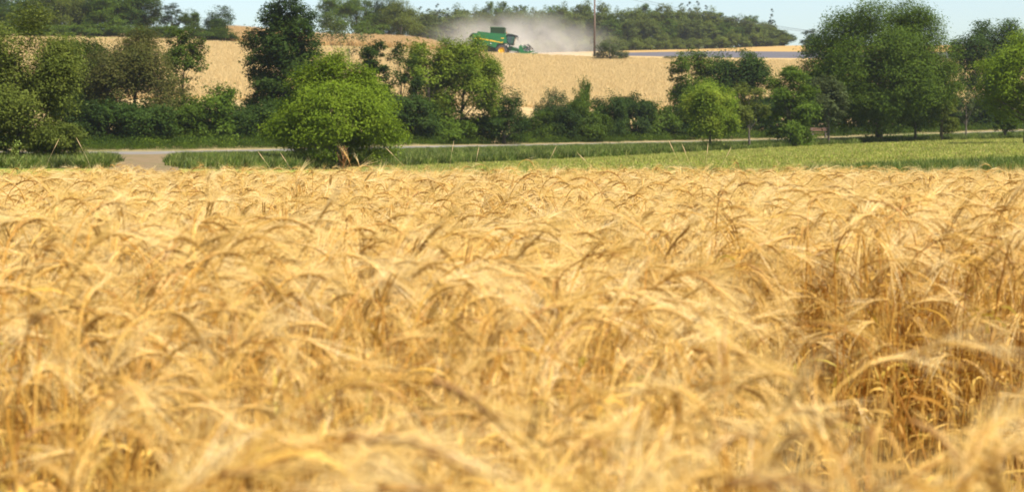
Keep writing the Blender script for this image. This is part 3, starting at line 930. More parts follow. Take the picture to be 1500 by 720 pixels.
gb.inputs['Specular IOR Level'].default_value = 0.5; gb.inputs['Coat Weight'].default_value = 0.2
L_.new(gb.outputs[0], out_.inputs[0]); M_glass = m_

hx, hd = 717.0, 357.0
g = ground(hx, hd)
H = empty('combine_harvester', (g.x, g.y, g.z - 0.30), (0, R(2.0), R(-5)))
tag(H, 'green combine harvester with yellow stripe working on the hill crest', 'harvester')
# rear hood and main body
b = MB()
b.prism([(-2.95, 2.45), (-2.45, 2.0), (-0.2, 1.75), (1.15, 1.35), (1.5, 2.0), (2.75, 2.25), (3.1, 2.3), (2.8, 3.85), (0.0, 3.95), (-2.1, 4.05), (-2.15, 3.85), (-2.95, 3.80)], -1.42, 1.42)
b.build('body', M_grn, H, bevel=0.05)
for y, s in ((-1.42, -1), (1.42, 1)):
    ya, yb = (y - 0.06, y + 0.01) if s < 0 else (y - 0.01, y + 0.06)
    b = MB(); b.prism([(-2.88, 2.5), (-2.4, 2.1), (-1.9, 1.98), (-1.6, 2.2), (-0.8, 2.25), (-0.35, 1.85), (-0.04, 1.8), (-0.04, 4.0), (-2.04, 4.18), (-2.08, 3.84), (-2.88, 3.74)], ya, yb)
    b.build('side_panel', M_grn, H, bevel=0.02)
    b = MB(); b.prism([(0.04, 1.75), (1.05, 1.45), (1.4, 2.05), (2.0, 2.28), (3.0, 2.28), (2.72, 3.8), (0.04, 3.98)], ya, yb)
    b.build('side_panel', M_grn, H, bevel=0.02)
    yc, ye = (ya - 0.012, ya + 0.004) if s < 0 else (yb - 0.004, yb + 0.012)
    b = MB(); b.prism([(-2.1, 2.86), (-0.06, 2.62), (-0.06, 2.80), (-2.1, 3.06)], yc, ye)
    b.prism([(0.06, 2.60), (2.3, 2.27), (2.42, 2.36), (0.06, 2.78)], yc, ye)
    b.prism([(-2.86, 2.94), (-2.14, 2.90), (-2.14, 2.96), (-2.86, 3.0)], yc, ye)
    b.build('stripe', M_yel, H)
    b = MB(); b.prism([(2.05, 3.04), (2.6, 3.04), (2.58, 3.16), (2.05, 3.16)], yc, ye)
    b.prism([(2.2, 2.46), (2.45, 2.46), (2.45, 2.54), (2.2, 2.54)], yc, ye)
    b.build('decal', M_yel, H)
    b = MB(); b.prism([(0.24, 2.05), (0.40, 2.05), (0.40, 2.2), (0.24, 2.2)], yc, ye); b.build('side_reflector', M_lens, H)
# open grain tank extension
b = MB()
Wt = 1.25
for (x0, y0, x1, y1) in ((-1, -1, 1, -1), (1, -1, 1, 1), (1, 1, -1, 1), (-1, 1, -1, -1)):
    def q(sx, sy, k, z): return (1.38 + sx * (1.22 + 0.06 * k), sy * (Wt + 0.14 * k), z)
    lo0, lo1, hi1, hi0 = q(x0, y0, 0, 3.98), q(x1, y1, 0, 3.98), q(x1, y1, 1, 4.93), q(x0, y0, 1, 4.97)
    cx = Vector((1.38, 0, 4.4))
    inn = [Vector(p) + (Vector((cx.x, cx.y, p[2])) - Vector(p)).normalized() * 0.05 for p in (lo0, lo1, hi1, hi0)]
    b.add([lo0, lo1, hi1, hi0] + inn, [(0, 1, 2, 3), (7, 6, 5, 4), (3, 2, 6, 7), (0, 4, 5, 1), (0, 3, 7, 4), (1, 5, 6, 2)])
b.build('grain_tank_cover', M_grn2, H)
b = MB()
for s in (-1, 1): b.box((0.14, s * 1.40 - 0.03, 4.90), (2.62, s * 1.40 + 0.03, 4.99))
b.build('tank_rim', M_grn, H)
# cab
c = MB(); c.prism([(3.0, 2.2), (3.9, 2.0), (4.25, 2.1), (4.5, 3.55), (3.05, 3.75), (2.9, 3.7)], -0.98, 0.98)
cab = c.build('cab', M_grn2, H, bevel=0.04)
for s in (-1, 1):
    b = MB(); y0, y1 = sorted((s * 0.97, s * 1.0))
    b.prism([(3.12, 2.75), (3.4, 2.32), (3.95, 2.2), (4.12, 2.35), (4.36, 3.5), (3.2, 3.6), (3.05, 3.3)], y0, y1)
    b.build('window', M_glass, cab)
    b = MB(); b.prism([(3.86, 2.28), (3.93, 2.26), (4.18, 3.5), (4.10, 3.52)], min(s * 1.0, s * 1.03), max(s * 1.0, s * 1.03)); b.build('door_post', M_grn, cab)
b = MB(); b.add([(4.27, -0.9, 2.2), (4.27, 0.9, 2.2), (4.52, 0.9, 3.5), (4.52, -0.9, 3.5), (4.24, -0.9, 2.2), (4.24, 0.9, 2.2), (4.49, 0.9, 3.5), (4.49, -0.9, 3.5)],
                [(0, 1, 2, 3), (7, 6, 5, 4), (0, 3, 7, 4), (1, 5, 6, 2), (3, 2, 6, 7), (0, 4, 5, 1)]); b.build('windscreen', M_glass, cab)
b = MB(); b.prism([(2.95, 3.72), (4.55, 3.56), (4.95, 3.42), (5.0, 3.50), (4.85, 3.66), (4.4, 3.78), (3.1, 3.90)], -1.1, 1.1); b.build('cab_roof', M_blk, cab, bevel=0.03)
b = MB(); b.prism([(2.95, 3.9), (4.2, 3.8), (4.0, 3.9), (3.1, 3.98)], -0.9, 0.9); b.build('roof_cap', M_grn, cab, bevel=0.02)
for k in range(4):
    y = -0.85 + k * 0.566
    b = MB(); b.box((4.96, y - .12, 3.45), (5.02, y + .12, 3.55)); b.build('work_light', M_lens, cab)
b = MB(); b.tube([(2.95, -1.0, 3.9), (2.95, -1.0, 4.05), (2.95, -1.0, 4.22)], [.07, .09, .06], 10); b.build('beacon', M_org, H)
b = MB(); b.box((2.65, -1.2, 3.85), (3.0, -0.7, 4.12)); b.build('tank_ladder_box', M_grn, H, bevel=0.03)
for s in (-1, 1):
    b = MB(); b.tube([(4.6, s * 1.1, 3.45), (4.75, s * 1.55, 3.42)], [.025, .025], 6); b.box((4.68, s * 1.55 - .12, 2.95), (4.78, s * 1.55 + .12, 3.45)); b.build('mirror', M_blk, H)
# platform, ladder
b = MB(); b.box((3.0, -1.5, 1.95), (4.2, -1.02, 2.03))
for k in range(4): b.box((3.3 + k * 0.2, -1.62, 0.75 + k * 0.3), (3.75 + k * .1, -1.42, 0.80 + k * 0.3))
b.tube([(3.28, -1.6, .7), (4.0, -1.5, 2.0)], [.03, .03], 6); b.tube([(3.75, -1.6, .7), (4.2, -1.5, 2.0)], [.03, .03], 6)
b.tube([(4.2, -1.48, 2.0), (4.25, -1.48, 2.9), (3.1, -1.48, 2.95)], [.025, .025, .025], 6)
b.build('ladder', M_blk, H)
# wheels
def wheel(x, y, z, r, w, rimcol):
    e = empty('wheel', (x, y, z)); e.parent = H
    prof = [(r * .55, -w / 2), (r * .86, -w / 2), (r * .97, -w * .42), (r, -w * .25), (r, w * .25), (r * .97, w * .42), (r * .86, w / 2), (r * .55, w / 2)]
    n = 36; vs, fs = [], []
    for i in range(n):
        a = 2 * math.pi * i / n
        for rr_, yy in prof: vs.append((rr_ * math.cos(a), yy, rr_ * math.sin(a)))
    k = len(prof)
    for i in range(n):
        j = (i + 1) % n
        for q_ in range(k): fs.append((i * k + q_, i * k + (q_ + 1) % k, j * k + (q_ + 1) % k, j * k + q_))
    b = MB(); b.add(vs, fs)
    for i in range(22):      # lugs
        a = 2 * math.pi * i / 22
        for s in (-1, 1):
            c0 = a + 0.12 * s; ca, sa = math.cos(c0), math.sin(c0)
            p = [Vector(((r - .02) * math.cos(c0 + t1), s * yy, (r - .02) * math.sin(c0 + t1))) for t1, yy in ((0, .02), (0.07, .02), (0.19, w * .46), (0.12, w * .46))]
            o_ = [q_ + Vector((q_.x, 0, q_.z)).normalized() * 0.07 for q_ in p]
            b.add(p + o_, [(0, 1, 2, 3), (7, 6, 5, 4), (0, 4, 5, 1), (1, 5, 6, 2), (2, 6, 7, 3), (3, 7, 4, 0)])
    b.build('tyre', M_rub, e)
    b = MB()
    for s in (-1, 1):
        n = 28; vs, fs = [], []
        for rr_, yy in ((r * .58, s * w * .46), (r * .5, s * w * .40), (r * .46, s * w * .25), (r * .2, s * w * .22), (r * .17, s * w * .34), (0.01, s * w * .34)):
            vs += [(rr_ * math.cos(2 * math.pi * i / n), yy, rr_ * math.sin(2 * math.pi * i / n)) for i in range(n)]
        for q_ in range(5):
            for i in range(n): fs.append((q_ * n + i, q_ * n + (i + 1) % n, (q_ + 1) * n + (i + 1) % n, (q_ + 1) * n + i))
        b.add(vs, fs)
    b.build('rim', rimcol, e)
    return e
for s in (-1, 1):
    wheel(2.25, s * 1.45, 0.98, 0.98, 0.72, M_yel)
    wheel(-1.15, s * 1.35, 0.72, 0.72, 0.5, M_yel)
    b = MB()      # fender over the drive wheel
    for i in range(7):
        a0, a1 = R(25 + i * 20), R(25 + (i + 1) * 20)
        pr = lambda a, k: (2.25 + k * math.cos(a), 0.98 + k * math.sin(a))
        b.prism([pr(a0, 1.08), pr(a0, 1.14), pr(a1, 1.14), pr(a1, 1.08)], s * 1.45 - .4, s * 1.45 + .4)
    b.build('fender', M_blk, H)
b = MB(); b.tube([(-1.15, -1.3, .72), (-1.15, 1.3, .72)], [.13, .13], 10); b.tube([(2.25, -1.3, .98), (2.25, 1.3, .98)], [.2, .2], 10)
b.box((-1.6, -.9, .7), (2.4, .9, 1.75)); b.build('chassis', M_blk, H)
b = MB(); b.prism([(-3.25, 1.2), (-2.4, 1.2), (-2.2, 2.1), (-2.7, 2.3)], -1.1, 1.1); b.build('straw_chopper', M_blk, H, bevel=0.03)
# folded unloading auger and its spout
b = MB(); b.tube([(2.2, 1.62, 3.3), (0, 1.62, 3.62), (-2.9, 1.62, 3.8)], [.2, .2, .2], 12)
ua = b.build('unloading_auger', M_grn, H, smooth=True)
b = MB(); b.tube([(-2.85, 1.62, 3.80), (-3.1, 1.62, 3.80), (-3.4, 1.60, 3.62), (-3.75, 1.58, 3.18)], [.24, .27, .25, .17], 12); b.build('spout', M_blk, ua, smooth=True)
# feeder house
b = MB(); b.prism([(3.3, 1.05), (5.5, 0.55), (5.6, 1.25), (4.4, 1.6), (3.4, 2.0)], -0.75, 0.75); b.build('feeder_house', M_grn, H, bevel=0.03)
b = MB(); b.tube([(3.5, -.95, 1.0), (5.4, -.95, .75)], [.09, .09], 8); b.tube([(4.2, -.9, 1.75), (5.5, -.9, 1.35)], [.05, .05], 8); b.build('lift_cylinder', M_met, H)
# header with reel
hb = MB(); hb.box((5.5, -3.6, 0.62), (5.62, 3.6, 1.75)); hb.prism([(5.55, .50), (7.2, .48), (7.25, .53), (5.6, .60)], -3.6, 3.6); hb.box((5.42, -3.6, 1.70), (5.58, 3.6, 1.84))
hdr = hb.build('header', M_grn, H)
for s in (-1, 1):
    y0, y1 = sorted((s * 3.62, s * 3.72))
    b = MB(); b.prism([(5.4, .46), (7.2, .46), (7.5, .7), (6.3, .95), (5.95, 1.65), (5.75, 1.8), (5.4, 1.7)], y0, y1); b.build('end_plate', M_grn, hdr, bevel=0.02)
    b = MB(); b.prism([(7.0, .50), (8.1, .92), (8.2, 1.0), (8.05, 1.02), (7.1, .9)], y0 - .04, y1 + .04); b.build('divider', M_grn, hdr, bevel=0.02)
    b = MB(); b.tube([(5.6, s * 3.55, 1.9), (6.65, s * 3.55, 1.55)], [.07, .06], 8); b.build('reel_arm', M_grn, hdr)
b = MB(); b.tube([(7.25, -3.6, .50), (7.25, 3.6, .50)], [.05, .05], 6)
for i in range(46):
    y = -3.55 + i * .158; b.prism([(7.25, .48), (7.42, .50), (7.25, .53)], y - .02, y + .02)
b.build('cutter_bar', M_met, hdr)
b = MB(); n = 60
b.tube([(6.15, -3.55, .95), (6.15, 3.55, .95)], [.16, .16], 10)
pts = [(6.15 + .3 * math.cos(i * .55), -3.5 + i * .058, .95 + .3 * math.sin(i * .55)) for i in range(121)]
b.tube(pts, [.03] * 121, 5); b.build('header_auger', M_met, hdr)
b = MB(); RC = Vector((6.72, 0, 1.52)); rr_ = 0.62
b.tube([(RC.x, -3.5, RC.z), (RC.x, 3.5, RC.z)], [.08, .08], 8)
for i in range(6):
    a = R(60 * i + 12); cxx, czz = RC.x + rr_ * math.cos(a), RC.z + rr_ * math.sin(a)
    b.tube([(cxx, -3.5, czz), (cxx, 3.5, czz)], [.035, .035], 6)
    for y in (-3.45, -1.7, 0, 1.7, 3.45): b.tube([(RC.x, y, RC.z), (cxx, y, czz)], [.03, .03], 5)
    a2 = R(60 * (i + 1) + 12)
    for y in (-3.45, 3.45): b.tube([(cxx, y, czz), (RC.x + rr_ * math.cos(a2), y, RC.z + rr_ * math.sin(a2))], [.03, .03], 5)
reel = b.build('reel', M_blk, hdr)
b = MB()
for i in range(6):
    a = R(60 * i + 12); cxx, czz = RC.x + rr_ * math.cos(a), RC.z + rr_ * math.sin(a)
    for k in range(44):
        y = -3.4 + k * .158; b.tube([(cxx, y, czz), (cxx - .06, y, czz - .2)], [.014, .008], 3, cap=False)
b.build('tine', M_met, hdr)

# dust hanging behind and around the harvester
dm, nt, N, L, out = mat('harvest_dust')
pv = N.new('ShaderNodeVolumePrincipled')
pv.inputs['Color'].default_value = (0.93, 0.89, 0.81, 1)
pv.inputs['Anisotropy'].default_value = 0.2
tc = N.new('ShaderNodeTexCoord')
ns = N.new('ShaderNodeTexNoise'); ns.inputs['Scale'].default_value = 0.15; ns.inputs['Detail'].default_value = 6; ns.inputs['Roughness'].default_value = 0.6; ns.inputs['Distortion'].default_value = 0.8
L.new(tc.outputs['Object'], ns.inputs['Vector'])
r1 = N.new('ShaderNodeMapRange'); r1.inputs[1].default_value = 0.40; r1.inputs[2].default_value = 0.68
L.new(ns.outputs['Fac'], r1.inputs[0])
mp = N.new('ShaderNodeMapping'); L.new(tc.outputs['Generated'], mp.inputs['Vector'])
mp.inputs['Location'].default_value = (-1, -1, -0.55); mp.inputs['Scale'].default_value = (2, 2, 1.55)
ln = N.new('ShaderNodeVectorMath'); ln.operation = 'LENGTH'; L.new(mp.outputs[0], ln.inputs[0])
r2 = N.new('ShaderNodeMapRange'); r2.inputs[1].default_value = 1.0; r2.inputs[2].default_value = 0.25; r2.interpolation_type = 'SMOOTHSTEP'
L.new(ln.outputs['Value'], r2.inputs[0])
mu = N.new('ShaderNodeMath'); mu.operation = 'MULTIPLY'; L.new(r1.outputs[0], mu.inputs[0]); L.new(r2.outputs[0], mu.inputs[1])
m2 = N.new('ShaderNodeMath'); m2.operation = 'MULTIPLY'; m2.inputs[1].default_value = 0.095; L.new(mu.outputs[0], m2.inputs[0])
L.new(m2.outputs[0], pv.inputs['Density'])
L.new(pv.outputs[0], out.inputs['Volume'])
b = MB()
gx0, gx1 = at(596, 385), at(925, 385)
zb = tz(at(760, 385), 385)
b.box((gx0, 361.5, zb - 1.5), (gx1, 412, zb + 9.5))
o = b.build('dust_cloud', dm)
tag(o, 'pale tan dust cloud drifting behind the green combine harvester', 'dust', kind='stuff')

# haze over the distance
hm, nt, N, L, out = mat('haze')
pv = N.new('ShaderNodeVolumePrincipled')
pv.inputs['Color'].default_value = (0.88, 0.93, 1.0, 1)
pv.inputs['Density'].default_value = 0.0001
pv.inputs['Anisotropy'].default_value = 0.3
L.new(pv.outputs[0], out.inputs['Volume'])
b = MB(); b.box((-520, -210, -4), (520, 780, 62))
tag(b.build('haze', hm), kind='stuff')

# ------------------------------------------------------------------ barley
M_stem = leafy('barley_stem', [(0.36, 0.15, 0.02), (0.51, 0.265, 0.038), (0.66, 0.42, 0.10)], 0.2, per='object', objvar=0.0)
M_ear = leafy('barley_ear', [(0.25, 0.115, 0.018), (0.42, 0.225, 0.04), (0.58, 0.36, 0.09)], 0.12, per='object')
M_awn = leafy('barley_awn', [(0.60, 0.385, 0.085), (0.73, 0.515, 0.165), (0.85, 0.68, 0.33)], 0.40, per='object', spec=0.5, rough=0.4)
M_dry = leafy('barley_leaf', [(0.46, 0.22, 0.03), (0.66, 0.41, 0.11), (0.56, 0.33, 0.05), (0.66, 0.42, 0.10), (0.56, 0.34, 0.06), (0.62, 0.40, 0.09), (0.40, 0.32, 0.03)], 0.4, per='object')

def barley(seed, nod=None, lean=None, L_=None, ears=True, green=False):
    """one stalk: returns mesh builders for stem, ear (grains), awns, leaf; nods towards +X"""
    r = random.Random(seed)
    nod = R(r.uniform(25, 80) if seed % 4 == 0 else r.uniform(85, 178)) if nod is None else nod
    Ls = L_ or (0.84 if nod > R(84) else 0.76)
    lean = R(r.uniform(0, 10)) if lean is None else lean
    bend = r.uniform(0.10, 0.24)
    el = r.uniform(0.075, 0.10)
    total = Ls + el
    def theta(s):
        t = max(0.0, (s - (Ls - bend)) / (bend + el))
        return lean * (0.3 + s / Ls) + nod * t ** 1.25
    n = 120
    P = [Vector((0, 0, 0))]; TH = [theta(0)]
    wob = r.uniform(-0.12, 0.12)
    for i in range(n):
        th = theta((i + .5) / n * total)
        P.append(P[-1] + Vector((math.sin(th), wob * math.sin(th), math.cos(th))) * (total / n)); TH.append(th)
    def pos(s):
        f = min(max(s / total, 0), 1) * n; i = min(n - 1, int(f))
        return P[i].lerp(P[i + 1], f - i)
    def tan(s): return (pos(s + .004) - pos(s - .004)).normalized()
    stem, ear, awn, leaves = MB(), MB(), MB(), []
    ss = [0, .2 * Ls, .4 * Ls, .6 * Ls, Ls - bend, Ls - bend * .75, Ls - bend * .5, Ls - bend * .25, Ls]
    stem.tube([pos(s) for s in ss], [.0021, .0021, .002, .0018, .0016, .0015, .0014, .0013, .0012], 5)
    lat = Vector((-wob, 1, 0)).normalized()
    ng = 13
    for k in range(ng):
        s = Ls + el * k / ng
        c, t = pos(s), tan(s)
        for sd in (-1, 1, 0):
            if sd == 0 and k % 2: continue
            up = t.cross(lat).normalized()
            side = lat * sd if sd else up * (1 if r.random() < .5 else -1)
            d = (t + side * 0.32).normalized()
            ln, w = 0.0115, 0.0020 * (1 - 0.45 * (k / ng) ** 3)
            c0 = c + side * 0.0022
            a = d.cross(side if abs(d.dot(side)) < .95 else up).normalized(); b_ = d.cross(a)
            m1, m2 = c0 + d * ln * .35, c0 + d * ln * .7
            vs = [c0] + [m1 + a * w, m1 + b_ * w, m1 - a * w, m1 - b_ * w] + [m2 + a * w * .7, m2 + b_ * w * .7, m2 - a * w * .7, m2 - b_ * w * .7] + [c0 + d * ln]
            fs = [(0, 2, 1), (0, 3, 2), (0, 4, 3), (0, 1, 4)] + [(1 + j, 1 + (j + 1) % 4, 5 + (j + 1) % 4, 5 + j) for j in range(4)] + [(5, 6, 9), (6, 7, 9), (7, 8, 9), (8, 5, 9)]
            ear.add(vs, fs)
            # awn
            al = r.uniform(0.09, 0.15) * (1 - 0.25 * k / ng)
            dd = (t + side * r.uniform(0.05, 0.26) + Vector((r.gauss(0, .06), r.gauss(0, .06), r.gauss(0, .06)))).normalized()
            tip0 = c0 + d * ln
            sag = Vector((0.02, 0, -0.03)) * r.uniform(-.3, 1)
            wv = dd.cross(Vector((r.gauss(0, 1), r.gauss(0, 1), r.gauss(0, 1)))).normalized() * 0.00036
            q1 = tip0 + dd * al * .5 + sag * .25; q2 = tip0 + dd * al + sag
            awn.add([tip0 - wv, tip0 + wv, q1 + wv * .75, q1 - wv * .75, q2], [(0, 1, 2, 3), (3, 2, 4)])
    for q_ in range(r.choice((1, 2, 2, 3))):
        s = Ls * r.uniform(0.35, 0.82)
        c = pos(s); a = r.uniform(0, 6.283); ll = r.uniform(0.10, 0.22); w = r.uniform(.003, .0055)
        dx = Vector((math.cos(a), math.sin(a), 0)); wx = Vector((-math.sin(a), math.cos(a), 0)) * w
        el0 = r.uniform(0.6, 1.3); curl = r.uniform(1.2, 3.2)
        vs, fs = [], []
        p = c.copy(); sg = 7
        for i in range(sg + 1):
            t = i / sg
            k = (1 - t ** 2) + .05
            tw = Matrix.Rotation(t * curl * .6, 3, dx) @ wx
            vs += [p - tw * k, p + tw * k]
            e_ = el0 - curl * t
            p = p + (dx * math.cos(e_) + Vector((0, 0, math.sin(e_)))) * ll / sg
        for i in range(sg): fs.append((2 * i, 2 * i + 1, 2 * i + 3, 2 * i + 2))
        leaf = MB(); leaf.add(vs, fs); leaves.append(leaf)
    return stem, ear, awn, leaves

NV = 20
parts, variants = [], []
for i in range(NV):
    st, ea, aw, le = barley(1000 + i)
    parts.append([q.build(nm, m_, link=False).data for q, nm, m_ in ((st, 'stem', M_stem), (ea, 'ear', M_ear), (aw, 'awns', M_awn))] + [[q.build('leaf', M_dry, link=False).data for q in le]])
    j = MB()
    for k, q in [(0, st), (1, ea), (2, aw)] + [(3, q) for q in le]: j.add(q.v, q.f, k)
    variants.append(j.build('barley', [M_stem, M_ear, M_awn, M_dry], link=False))

rb = np.random.default_rng(99)
def dens(d): return np.interp(d, [1.2, 3, 5, 5.25, 6.2, 8, 14, 28], [215, 215, 240, 480, 480, 225, 195, 170])
N0 = 260000
yy = np.sqrt(rb.uniform(1.25 ** 2, (EDGE - 0.2) ** 2, N0))
uu = rb.uniform(-0.285, 0.285, N0) 
xx = uu * yy + rb.normal(0, 0.02, N0)
area = 0.285 * (EDGE ** 2 - 1.5)
keep = rb.random(N0) < dens(yy) / (N0 / area)
xx, yy = xx[keep], yy[keep]
# an uneven stand: gentle waves in height, a lodged hollow at the right
hs = 1 + 0.035 * np.sin(xx * 1.9 + yy * .7) + 0.03 * np.sin(yy * 1.3 - xx * .8 + 1) + 0.02 * np.sin(xx * 4.1 + 2.0 * yy)
pxx = 750 + FPX * xx / yy
nr = np.interp(pxx, [1000, 1230], [3.6, 2.95])
hol = np.exp(-((pxx - 1290) / 290) ** 6 - np.abs((yy - (nr + 5.3) / 2) / ((5.3 - nr) / 2)) ** 8)
hol2 = 0.6 * np.exp(-((xx + 0.17) / 0.3) ** 2 - ((yy - 3.1) / 0.5) ** 2)
hs = hs * (1 + 0.07 * np.exp(-((pxx - 1290) / 330) ** 6 - ((yy - 5.8) / 0.6) ** 4))
hs = hs * (1 - 0.74 * hol) * np.interp(yy, [1.2, 2.6, 3.4, 14, 20, 28], [0.90, 0.93, 1, 1, 0.94, 0.88])
hs = hs * (1 - 0.3 * hol2)
kp = rb.random(len(xx)) > 0.93 * hol
xx, yy, hs, hol = xx[kp], yy[kp], hs[kp], hol[kp]
n = len(xx)
sc = hs * np.clip(rb.normal(1.0, 0.085, n), 0.8, 1.16)
yaw = rb.normal(-0.15, 1.55, n)
rt = np.stack([rb.normal(0, .05, n), rb.normal(0.05, .06, n), yaw], 1)
rt[:, 1] += hol * rb.uniform(0, 0.7, n)
ix = rb.integers(0, NV, n)
px = 750 + FPX * xx / yy
near = np.where((px > -30) & (px < 1530))[0]
near = near[np.argsort(yy[near])][:290]
mask = np.ones(n, bool); mask[near] = False
P = np.stack([xx, yy, np.zeros(n)], 1)
s3 = np.stack([sc, sc, sc], 1)
scatter('barley_crop', P[mask], rt[mask], s3[mask], ix[mask], variants)

LB = 'ripe golden barley stalk with bearded ear, blurred at the very front of the field'
for i in near:
    t = empty('barley_stalk', (xx[i], yy[i], 0), tuple(rt[i]))
    t.scale = (sc[i],) * 3
    tag(t, LB, 'barley', 'barley stalks nearest the camera')
    pr = parts[ix[i]]
    obj('stem', pr[0], t)
    for q in pr[3]: obj('leaf', q, t)
    e = obj('ear', pr[1], t); obj('awns', pr[2], e)

# a few stalks that stand out
def stalk(px, d, top, seed, label, nod, lean, yaw, mats, L_=0.84, awns=True):
    st, ea, aw, le = barley(seed, nod, lean, L_)
    zt = max(v[2] for v in st.v + ea.v)
    H_ = height_to(px, d, top)
    t = empty('barley_stalk', (at(px, d), d, 0), (0, 0, yaw))
    t.scale = (H_ / zt,) * 3
    tag(t, label, 'barley')
    st.build('stem', mats[0], t)
    for q in le: q.build('leaf', mats[3], t)
    e = ea.build('ear', mats[1], t)
    if awns: aw.build('awns', mats[2], e)
GM = [M_stem, M_ear, M_awn, M_dry]
M_gear = leafy('dark_green_ear', [(0.05, 0.06, 0.02), (0.09, 0.08, 0.03)], 0.1)
DK = [M_stem, M_gear, M_gear, M_dry]
stalk(78, 5.2, 340, 1, 'dark upright brownish green ear standing at the left of the field', R(8), R(1), 0, DK, awns=False)
stalk(94, 5.1, 372, 2, 'shorter dark green ear right of the dark upright ear at left', R(14), R(5), 0.3, DK, awns=False)
stalk(209, 4.6, 408, 3, 'short dark green ear standing alone left of centre in the field', R(10), R(-2), 0, DK, awns=False)
for k, (px, d, top, nod, yaw, lean, lab) in enumerate([
    (1418, 4.3, 476, 150, 3.1, 22, 'long pale bent stalk arching left inside the dark hollow at right'),
    (1440, 4.5, 490, 120, 2.9, 25, 'pale stalk arching beside the long bent stalk in the hollow'),
    (1290, 4.2, 535, 100, 3.3, 40, 'low pale stalk leaning left across the hollow floor'),
    (1400, 4.1, 525, 110, 3.0, 34, 'pale arched stalk in the middle of the hollow floor'),
    (1470, 4.5, 505, 140, 2.8, 16, 'short pale arched stalk at the right side of the hollow')]):
    stalk(px, d, top, 40 + k, lab, R(nod), R(lean), yaw, GM)
M_bear = leafy('brown_ear', [(0.17, 0.075, 0.014), (0.24, 0.115, 0.022)], 0.1)
BR = [M_stem, M_bear, M_awn, M_dry]
for k, (px, d, top, nod, lean, lab) in enumerate([
    (-40, 1.75, 628, 100, 16, 'large blurred brown ear curving up and over at the bottom left'),
    (-150, 1.7, 690, 92, 14, 'blurred brown ear cut off by the bottom left corner'),
    (60, 1.65, 706, 96, 12, 'blurred brown ear low at the bottom edge, right of the large curving one'),
    (150, 2.15, 548, 125, 14, 'blurred brown ear bending down to the right, above the large curving one'),
    (800, 1.72, 695, 120, 8, 'blurred brown ear poking up at the bottom edge right of the centre')]):
    stalk(px, d, top, 150 + k, lab, R(nod), R(lean), 0.05, BR)
stalk(620, 6.3, 344, 51, 'thin dark stalk bending in a clear arch left of the picture centre', R(125), R(4), 0.2, GM)

# ------------------------------------------------------------------ weeds and grasses along the far edge of the barley
M_gs = leafy('dry_grass', [(0.55, 0.40, 0.20), (0.66, 0.50, 0.28)], 0.3)
M_dock = leafy('dock_rust', [(0.13, 0.055, 0.018), (0.20, 0.095, 0.03), (0.19, 0.13, 0.04)], 0.2)
M_wg = leafy('weed_green', [(0.12, 0.17, 0.03), (0.20, 0.25, 0.05)], 0.35)
def grass_stalk(px, d, top, lean, label, group='dry grass stalks above the far barley edge', fl=1.0):
    t = empty('grass_stalk', (at(px, d), d, 0))
    tag(t, label, 'grass', group)
    H_ = height_to(px, d, top)
    dx = (lean * 1.5) * d / FPX
    pts = [Vector((dx * (k / 8) ** 3.5, 0, H_ * (k / 8) * (1 - 0.0 * k))) for k in range(9)]
    b = MB(); b.tube(pts, [.0016] * 6 + [.0011] * 3, 5); b.build('stem', M_gs, t)
    b = MB(); e, f = pts[-1], (pts[-1] - pts[-2]).normalized()
    b.tube([e - f * .02, e + f * .02, e + f * .07, e + f * .12 * fl], [.0015, .0042, .0038, .0008], 6); b.build('seed_head', M_gs, t)
for px, top, lean, dd in [(57, 216, 16, 24), (143, 214, -16, 25), (417, 234, -20, 24), (446, 236, -18, 24), (617, 226, -28, 25), (655, 220, 5, 25),
                          (690, 228, 6, 24), (788, 226, 14, 25), (1008, 219, -15, 24), (1022, 224, -12, 24), (1031, 224, 3, 24), (1042, 228, 15, 24), (898, 234, -28, 24)]:
    grass_stalk(px, dd, top, lean, 'dry straw coloured grass stalk sticking up above the far edge of the barley')
# leafy weed at the left edge
t = empty('leafy_weed', (at(27, 22), 22, 0)); tag(t, 'yellow green leafy weed standing above the barley near the left edge', 'weed')
H_ = height_to(27, 22, 208)
b, c = MB(), MB(); r = random.Random(3)
b.tube([(0, 0, 0), (.0, 0, H_ * .5), (-.02, 0, H_)], [.006, .005, .003], 6)
for k in range(26):
    z = H_ * (0.68 + 0.32 * k / 26); a = r.uniform(0, 6.28); ll = 0.11 * (1.25 - k / 26)
    e = Vector((math.cos(a) * ll, math.sin(a) * ll, z + ll * 1.0)); s0 = Vector((-.01, 0, z))
    b.tube([s0, e], [.003, .002], 4)
    for q_ in range(7):
        p = s0.lerp(e, .25 + .12 * q_); v = Vector((r.uniform(-1, 1), r.uniform(-1, 1), r.uniform(-.2, 1))) * .024; w = v.cross(Vector((r.gauss(0, 1), r.gauss(0, 1), 1))).normalized() * .009
        c.add([p, p + v * .5 + w, p + v, p + v * .5 - w], [(0, 1, 2, 3)])
b.build('stem', M_wg, t); c.build('leaf', M_wg, t)
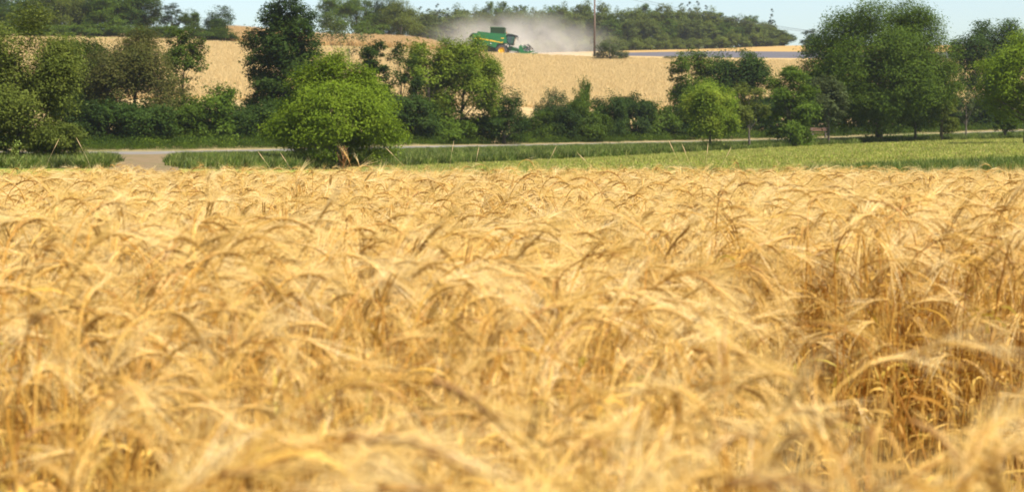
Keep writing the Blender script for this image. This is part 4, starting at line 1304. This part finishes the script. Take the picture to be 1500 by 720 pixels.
# rusty dock plant in front of the walnut trunk
t = empty('dock_plant', (at(503, 24), 24, 0)); tag(t, 'rusty brown dock plant gone to seed in front of the walnut trunk', 'weed')
H_ = height_to(503, 24, 217)
b, c, lf = MB(), MB(), MB()
b.tube([(0, 0, 0), (0, 0, H_ * .5), (.01, 0, H_)], [.008, .006, .003], 6)
for k in range(11):
    z = H_ * (0.74 + 0.022 * k); a = k * 2.4; ll = 0.065 * (1.5 - k / 11)
    e = Vector((math.cos(a) * ll, math.sin(a) * ll, z + ll * 2.0)); s0 = Vector((0, 0, z))
    b.tube([s0, s0.lerp(e, .5) + Vector((math.cos(a), math.sin(a), 0)) * .01, e], [.004, .003, .002], 4)
    for q_ in range(18):
        p = s0.lerp(e, .15 + .87 * q_ / 18) + Vector((r.gauss(0, .007), r.gauss(0, .007), r.gauss(0, .006))); v = Vector((r.gauss(0, 1), r.gauss(0, 1), r.gauss(0, 1))).normalized() * .008; w = v.cross(Vector((r.gauss(0, 1), 1, .2))).normalized() * .006
        c.add([p - v, p + w, p + v, p - w], [(0, 1, 2, 3)])
for q_ in range(110):
    p = Vector((r.gauss(.0, .010), r.gauss(0, .010), H_ * r.uniform(.8, 1.01))); v = Vector((r.gauss(0, 1), r.gauss(0, 1), r.gauss(0, 1))).normalized() * .008; w = v.cross(Vector((1, r.gauss(0, 1), .2))).normalized() * .006
    c.add([p - v, p + w, p + v, p - w], [(0, 1, 2, 3)])
for q_ in range(10):
    a = r.uniform(0, 6.28); z = H_ * r.uniform(.6, .78); v = Vector((math.cos(a), math.sin(a), r.uniform(-.2, .7))) * .10; w = v.cross(Vector((0, 0, 1))).normalized() * .022
    p = Vector((0, 0, z)); lf.add([p, p + v * .5 + w, p + v, p + v * .5 - w], [(0, 1, 2, 3)])
b.build('stem', M_dock, t); c.build('seed_head', M_dock, t); lf.build('leaf', M_bg, t)
# tall bearded ears above the edge
for k, (px, d, top, nod, yaw, lean, lab) in enumerate([
    (530, 19, 222, 25, 2.9, 6, 'tall upright bearded barley ear right of the rusty dock plant'),
    (536, 20, 233, 20, 3.3, 3, 'second bearded ear close to the rusty dock plant'),
    (742, 21, 233, 150, 0.3, 10, 'bearded barley ear drooping above the field edge near the centre'),
    (735, 22, 240, 100, 2.8, 10, 'bearded ear leaning left below the drooping ear near the centre')]):
    stalk(px, d, top, 70 + k, lab, R(nod), R(lean), yaw, GM)
